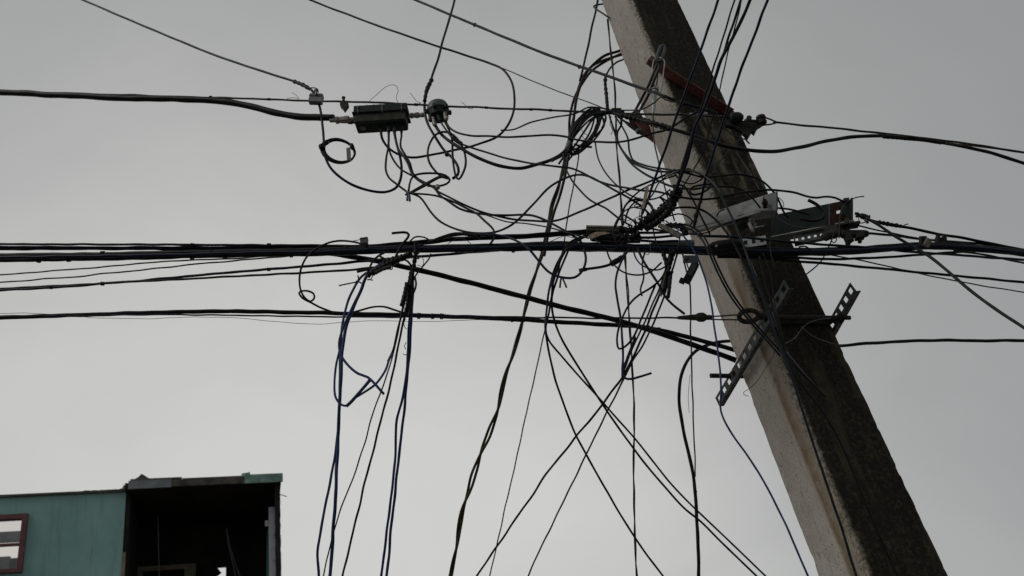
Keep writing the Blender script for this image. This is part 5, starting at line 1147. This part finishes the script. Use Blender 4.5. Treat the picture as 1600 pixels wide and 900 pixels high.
cab('drop_cable', 'long drop from the hub slanting left to the bottom edge, right of two', 2.6, [(1060, 392, 3.53), (1048, 428), (1036, 465), (1020, 508), (1005, 538), (988, 565), (974, 592), (962, 617), (945, 650), (922, 698), (895, 752), (860, 825), (825, 900, 5.4)], (3.53, 5.4), K, (0, 3))
cab('slack_loop', 'doubled cable folded back at a sharp point below the lower strand', 3.0, [(972, 590), (973, 578), (982, 557), (992, 532), (993, 526), (987, 540), (979, 565), (974, 588)], (3.56, 3.57), T_)
cab('drop_cable', 'straight cable from the hub passing behind the brown lower tag', 2.6, [(1046, 395), (1036, 432), (1022, 470), (1008, 503), (990, 540), (976, 575)], (3.55, 3.57), K)
bun = thing('drop_bundle', 'dark taped bundle of drops with sleeves hanging under the trunk', 'cable splice', at(1043, 440, 3.54))
wrap(bun, [(1036, 396), (1041, 410), (1043, 424)], 6.5, (3.54, 3.54), 'tape', 'bundle', rag=0.2)
wrap(bun, [(1052, 396), (1047, 412), (1043, 426)], 6, (3.53, 3.53), 'tape', 'bundle', rag=0.2)
wrap(bun, [(1048, 426), (1046, 445), (1043.5, 465)], 5.5, (3.53, 3.53), 'tape', 'sleeve', rag=0.08)
wrap(bun, [(1044, 424), (1041, 440), (1037, 455)], 6, (3.545, 3.545), 'tape', 'sleeve', rag=0.15)
wrap(bun, [(1040, 425), (1046, 425), (1052, 425)], 4, (3.52, 3.52), 'tape', 'tie', rag=0.3)
cab('drop_wire', 'pale olive wire hanging straight below the terminal box', 2.3, [(1065, 390, 3.70), (1068, 406), (1072, 422), (1077, 440, 3.73), (1078.5, 470), (1079, 520), (1081, 580), (1083, 640), (1085, 700), (1086.5, 745)], (3.7, 4.85), BR, cat='wire', jit=0)
cab('drop_wire', 'short wire from the pale plate to the terminal box', 2, [(1073, 410), (1075, 417), (1077, 422)], (3.70, 3.70), BR, cat='wire', jit=0)
ac = cab('service_cable', 'black cable from behind the pole arching left and falling to the bottom', 5, [(1600, 532.5, 4.7), (1500, 532), (1420, 533), (1360, 536), (1315, 540, 4.62), (1240, 538), (1180, 534, 4.6), (1140, 532.5), (1112, 537), (1090, 547), (1073, 566), (1064, 590), (1061, 620), (1064, 652), (1072, 690), (1081, 730), (1086, 768), (1089, 820), (1091, 860), (1091.5, 900, 4.9)], (4.7, 4.9), D_, (6, 2.6), jit=0)
wrap(ac, [(1084, 768), (1089, 770)], 5, (4.82, 4.82), 'tape', 'tie', rag=0.5)
cab('stray_wire', 'hair-thin pale thread hanging left of the pale olive wire', 0.8, [(1078, 585), (1076, 605), (1075, 625), (1077, 645)], (4.1, 4.1), 'grey_jacket', cat='wire', sides=5)

# ------------------------------------------------------------------ the left tangle under the trunk
cab('drop_cable', 'blue drop on the far left bending out at the bottom edge', 3.8, [(640, 400, 3.70), (612, 405), (585, 418), (563, 434), (550, 455), (541, 480), (535, 505), (532, 540), (531, 600), (529, 660), (524, 710), (513, 765), (502, 825), (496, 860), (498, 900, 3.9)], (3.7, 3.9), 'deep_blue_jacket', (0, 2.4))
cab('drop_cable', 'thick blue drop on the far left running straight to the bottom', 5.2, [(630, 402, 3.69), (600, 412), (575, 430), (563, 455), (551, 482), (541, 512), (535, 545), (533, 590), (530, 650), (527, 710), (524, 780), (519, 850), (516, 900, 3.9)], (3.69, 3.9), 'deep_blue_jacket', (0, 2.4))
cab('cable_tail', 'grey-blue cable curling right from the blue drops to a cut end', 3.8, [(560, 462, 3.66), (546, 490), (535, 515), (530, 535), (533, 555), (545, 572), (560, 584), (574, 589), (583, 597), (600, 616)], (3.66, 3.64), 'deep_blue_jacket')
cab('slack_loop', 'cable looping under the blue drops and rising to a cut end', 3.4, [(531, 545, 3.68), (525, 575), (522, 600), (525, 622), (533, 632), (541, 634), (552, 624), (570, 612), (588, 599), (602, 578), (608, 562), (614, 552)], (3.68, 3.66), 'deep_blue_jacket')
cab('cable_tail', 'short twisted cable tail at the foot of the lower left loop', 5, [(541, 635), (550, 627), (562, 614), (570, 604), (578, 594)], (3.66, 3.65), 'deep_blue_jacket')
cab('drop_cable', 'thin kinked drop from the left tangle to the bottom edge', 2.2, [(640, 430, 3.70), (634, 465), (626, 500), (616, 545), (605, 585), (594, 615), (583, 645), (570, 690), (553, 745), (540, 775), (522, 830), (505, 900, 4.4)], (3.7, 4.4), K, (0, 2.6))
cab('drop_cable', 'straight drop from the left tangle, between the kinked drop and the close pair', 3.3, [(642, 430, 3.69), (638, 465), (630, 505), (620, 555), (608, 610), (598, 645), (583, 705), (565, 775), (548, 845), (536, 900, 4.2)], (3.69, 4.2), K, (0, 2.6))
cab('drop_cable', 'left one of the close pair of drops from the left tangle', 3.8, [(646, 430, 3.70), (642, 470), (639, 510), (637, 550), (633, 600), (624, 640), (620, 660), (618, 700), (613, 760), (604, 835), (596, 900, 4.1)], (3.7, 4.1), 'deep_blue_jacket', (0, 2.6))
cab('drop_cable', 'right one of the close pair of drops from the left tangle', 4.0, [(646, 420, 3.69), (645, 460), (642, 505), (640, 550), (635, 605), (631, 645), (624, 705), (617, 770), (610, 840), (604, 900, 4.1)], (3.69, 4.1), 'deep_blue_jacket', (0, 2.6))
cab('drop_cable', 'short straight cable alongside the kinked drop below the left tangle', 3.2, [(636, 450), (630, 480), (622, 512), (613, 550), (606, 565)], (3.72, 3.74), K)
cab('slack_loop', 'cable looping left from the trunk with a small knot and back to the street cable', 3.0, [(575, 386), (558, 379), (540, 376.5), (522, 378), (505, 383), (490, 392), (479, 402), (471, 418), (468, 438), (470, 455), (477, 466), (485, 471), (491, 466), (490, 459), (482, 455), (472, 455), (467.5, 458), (473, 466), (485, 472), (500, 480), (520, 488)], (3.74, 3.86), K)
cab('slack_loop', 'shallow bow of cable standing above the lower street cable', 3.0, [(545, 489), (565, 484), (583, 479.5), (600, 479.5), (615, 484), (632, 489)], (3.84, 3.82), K)
cab('cable_tail', 'hooked cut cable end standing above the trunk cables', 3.8, [(612, 364.5), (625, 363.5), (636, 364), (639, 368), (635, 374), (628, 381), (622, 392), (618, 402)], (3.66, 3.66), K, jit=0)
cab('slack_loop', 'small arch of thin cable over the trunk beside the hooked end', 2.4, [(640, 378), (648, 371), (658, 370), (668, 373), (672, 379)], (3.65, 3.65), K, jit=0)
cab('slack_loop', 'thin cable from under the trunk bending left into the drops', 2.4, [(673, 396), (670, 405), (660, 418), (650, 430), (644, 442)], (3.66, 3.68), K, jit=0)
cab('slack_loop', 'short bow at the right side of the drop bundle in the left tangle', 3, [(648, 432), (650, 443), (648, 453), (643, 464)], (3.67, 3.67), K, jit=0)
cab('slack_loop', 'raised dark cable on top of the trunk between tangle and hub', 5, [(670, 380), (690, 371), (706, 366), (725, 366), (750, 370)], (3.66, 3.66), D_, jit=0)
cab('slack_loop', 'short dark cable bending down through the left tangle', 3.2, [(591, 399), (600, 404), (612, 411), (632, 405), (640, 412), (645, 422)], (3.67, 3.67), K, jit=0)
cab('slack_loop', 'short dark cable rising through the left tangle to the trunk', 3.2, [(575, 425), (582, 410), (592, 400), (603, 394)], (3.66, 3.68), K, jit=0)
lt = thing('cable_splice', 'ragged dark splice in the left tangle with a clear sleeve', 'cable splice', at(605, 415, 3.66))
wrap(lt, [(574, 430), (590, 422), (608, 412), (622, 405), (640, 397)], 9, (3.65, 3.66), 'tape', 'bundle', rag=0.35)
wrap(lt, [(600, 410), (620, 404), (645, 398)], 8, (3.67, 3.67), 'tape', 'bundle', rag=0.35)
wrap(lt, [(586, 427), (600, 420), (611, 416)], 5.5, (3.64, 3.64), 'worn_housing', 'sleeve', rag=0.1)
wrap(lt, [(557, 424), (566, 422), (575, 420)], 4, (3.66, 3.66), 'tape', 'cut_end', rag=0.05)
for (x0, y0, x1, y1, wq) in ((562, 440, 530, 447, 2), (560, 440, 559, 430, 2), (556, 439, 564, 442, 2.4), (574, 437, 582, 438, 2), (604, 420, 612, 421, 2), (610, 408, 613, 420, 1.6), (580, 436, 583, 427, 1.6), (650, 400, 656, 394, 2), (650, 405, 655, 404, 2), (638, 404, 647, 402, 1.6)):
    cab('wire_end', None, wq, [(x0, y0), ((x0 + x1) / 2 + 0.6, (y0 + y1) / 2 - 0.6), (x1, y1)], (3.65, 3.64), K, parent=lt, jit=0, sides=6)
lb2 = thing('drop_bundle', 'dark lashed bundle of drops hanging below the left tangle', 'cable splice', at(644, 440, 3.67))
wrap(lb2, [(649, 378), (649, 395), (647, 412), (644, 430), (641, 450)], 6, (3.66, 3.68), 'tape', 'bundle', rag=0.3)
wrap(lb2, [(636, 442), (632, 460), (628, 478)], 6.5, (3.66, 3.66), 'tape', 'sleeve', rag=0.12)
wrap(lb2, [(643, 425), (640, 450), (637, 475), (634, 488)], 7, (3.68, 3.69), 'tape', 'bundle', rag=0.2)
wrap(lb2, [(645, 455), (641, 480), (640, 495)], 5, (3.67, 3.68), 'tape', 'bundle', rag=0.2)
for pts in ([(634, 498), (631, 505), (633, 512), (636, 514)], [(635, 535), (632, 540), (634, 546)], [(630, 553), (633, 555), (636, 554)]):
    cab('wire_end', None, 1.2, pts, (3.67, 3.67), K, parent=lb2, jit=0, sides=5)
# hair wires on the upper strand
for lab, pts in (('hair-thin wire springing up in an arch above the amplifier', [(576, 160), (588, 149), (600, 138), (610, 133), (619, 134), (622, 142), (619, 151), (622, 160), (625, 162)]),
                 ('hair-thin wire whisker left of the round tap', [(641, 145), (646, 152), (652, 159), (658, 161), (655, 162), (650, 163)]),
                 ('hair-thin wire whisker right of the round tap', [(721, 160), (726, 163), (729, 167), (735, 170), (740, 168)]),
                 ('hair-thin wire whisker left of the grey clamp box', [(456, 145), (462, 148), (468, 155), (460, 153), (448, 154)])):
    cab('lashing_wire', lab, 0.8, pts, (3.94, 3.94), ST, cat='wire', sides=5, jit=0)

# ------------------------------------------------------------------ ties, beads of sealant and stray strands on the cables
def ties(obj_label, spots, Yv, wpx):
    o = next(x for x in COL.objects if x.get('label') == obj_label)
    for (x, y) in spots:
        wrap(o, [(x - 2.2, y), (x, y), (x + 2.2, y + 0.2)], wpx * random.uniform(0.9, 1.15), (Yv(x), Yv(x)), 'tape', 'cable_tie', rag=0.12)
YT = lambda x: 4.03 - (4.03 - 3.62) * min(x, 880) / 880 if x < 880 else (3.60 - (x - 880) / 180 * 0.03 if x < 1060 else 3.55)
ties('thick lower cable of the main trunk bundle crossing the pole', [(60, 405.4), (108, 404.6), (300, 400.5), (352, 399.2), (455, 397.3), (744, 390), (802, 389.3), (846, 388.5), (925, 388.2), (1025, 390.5), (1100, 393)], YT, 9.5)
ties('thick upper cable of the main trunk bundle crossing the pole', [(160, 397), (330, 394), (540, 389.5), (655, 386.3), (905, 382)], lambda x: YT(x) + 0.02, 9)
ties('topmost thin cable of the trunk bundle left of the pole', [(300, 382.3), (420, 383.2), (760, 370), (880, 362.6)], lambda x: 4.1 - 0.48 * x / 935, 6)
ties('thick lower street cable from the left edge bending down to the pole', [(654, 493.2), (676, 494), (690, 494.3), (800, 498.5), (1012, 512), (1030, 516)], lambda x: 4.2 - 0.08 * x / 1150, 8)
ties('long cable from the top edge slanting down to the pole under the hook', [(742, 39), (905, 104), (1052, 156), (1068, 162)], lambda x: 4.6 - 0.88 * (x - 650) / 350 if x < 1000 else 3.6, 6)
ties('upper steel strand running left from the pole, carrying the amplifier box', [(130, 146.4), (210, 148.8), (330, 152.4), (420, 155.3), (650, 163.5), (760, 168.3), (830, 171), (860, 172.3)], lambda x: 4.3 - 0.58 * x / 1130, 4)
ties('cable from the left edge rising to the left tangle, upper of the crossing pair', [(80, 449.7), (160, 443.3), (420, 420.8)], lambda x: 4.3 - 0.55 * x / 780, 5.5)
for lab, pts in (('hair-thin strand curling off the hub to the left', [(1000, 352), (988, 343), (980, 346), (972, 341), (968, 344)]),
                 ('hair-thin strand hanging in a hook below the hub', [(1012, 372), (1016, 388), (1012, 398), (1006, 394)]),
                 ('hair-thin strand rising from the hub past the brown tag', [(1000, 350), (999, 336), (1002, 322), (1000, 308)]),
                 ('hair-thin strand looping right of the hub', [(1030, 345), (1040, 350), (1044, 360), (1036, 364), (1028, 358)]),
                 ('hair-thin strand slanting across the trunk left of the closure', [(850, 381), (868, 374), (884, 369), (896, 372), (905, 368)]),
                 ('hair-thin strand drooping under the closure', [(930, 374), (940, 384), (955, 389), (968, 384), (975, 375)]),
                 ('hair-thin strand springing up from the closure end', [(975, 358), (985, 349), (993, 340), (1003, 337)]),
                 ('hair-thin strand drooping from the left tangle', [(655, 398), (662, 406), (660, 416), (652, 414)]),
                 ('hair-thin strand along the trunk beside the tiny square box', [(545, 378), (560, 375), (575, 371)]),
                 ('hair-thin strand crossing the trunk right of the left tangle', [(700, 381), (716, 373), (730, 376), (742, 390)]),
                 ('hair-thin strand hanging from the cable knot', [(955, 182), (953, 194), (957, 203), (954, 210)]),
                 ('hair-thin strand in the eye of the long coil', [(908, 200), (912, 208), (918, 211), (914, 217), (909, 212)]),
                 ('hair-thin strand hanging by the teal crossarm end', [(1337, 335), (1342, 343), (1339, 350), (1333, 347)])):
    cab('stray_wire', lab, 1.1, pts, (3.5, 3.5) if pts[0][0] > 980 else (3.56, 3.56) if pts[0][0] > 700 else (3.62, 3.62), ST, cat='wire', sides=5, jit=0)

# further slack loops and crossing wires round the hub and over the pole
for lab, wp, pts, m in (
    ('slack wire dipping from the coil to the hub between the two long jumpers', 2.4, [(930, 222, 3.70), (934, 245), (945, 268), (962, 288), (985, 305), (1008, 312), (1030, 308), (1048, 296)], K),
    ('slack wire rising from the closure over the hub to the pole ties', 2.4, [(960, 356, 3.56), (972, 330), (990, 306), (1012, 290), (1035, 281), (1058, 274)], K),
    ('thin wire bowing from the hub under the pale crossarm', 2.2, [(1040, 345, 3.50), (1058, 358), (1080, 366), (1105, 363), (1128, 352), (1150, 345)], T_),
    ('thin wire bowing down from the hub to the grey tube and back', 2.2, [(1020, 358, 3.5), (1024, 375), (1035, 392), (1050, 396), (1060, 384), (1062, 368)], K),
    ('wire crossing the pole from the small flat loop up to the jagged clamp', 2.0, [(1100, 292, 3.5), (1118, 262), (1134, 240), (1150, 222), (1160, 208, 3.74)], D_),
    ('thin wire hugging the right edge of the mossy face above the crossarm', 1.8, [(1150, 238, 3.62), (1164, 258), (1178, 280), (1188, 300)], ST),
    ('wire bowing under the trunk from the closure to the drop bundle', 2.6, [(948, 392, 3.54), (955, 408), (972, 424), (996, 430), (1018, 424), (1034, 410)], K),
    ('loose cut wire hanging from the trunk left of the drop bundle', 2.6, [(1008, 392, 3.53), (1004, 412), (1006, 434), (1000, 452), (1003, 462)], T_),
    ('loose cut wire curling from the hub above the tan tag', 2.4, [(1044, 338, 3.49), (1060, 334), (1074, 338), (1082, 346), (1078, 352)], K),
    ('slack wire in a shallow bow between the jumpers left of the twisted cable', 2.2, [(760, 336, 3.75), (790, 346), (825, 350), (860, 356), (895, 366), (920, 372)], K),
    ('wire looping from the trunk up to the brown upright tag', 2.2, [(965, 382, 3.55), (958, 362), (966, 340), (982, 326), (1000, 322)], D_),
    ('short wire bow on the pale face right below the pole ties', 2.2, [(1054, 272, 3.49), (1066, 284), (1082, 288), (1096, 280), (1104, 270)], K),
    ('thin wire from the jagged clamp sagging over the mossy face', 1.8, [(1124, 190, 3.6), (1134, 202), (1148, 212), (1162, 217, 3.74)], ST),
    ('thin wire falling from the pale crossarm end past the slotted bracket', 2.0, [(1206, 330, 3.54), (1208, 352), (1203, 378), (1206, 402), (1214, 424)], K),
    ('thin wire slung between the two crossarms under their ends', 1.8, [(1208, 335, 3.56), (1226, 348), (1250, 356), (1278, 354), (1304, 350)], ST)):
    cab('slack_wire', lab, wp, pts, (pts[0][2], 3.5 if len(pts[-1]) == 2 else pts[-1][2]), m, cat='wire')
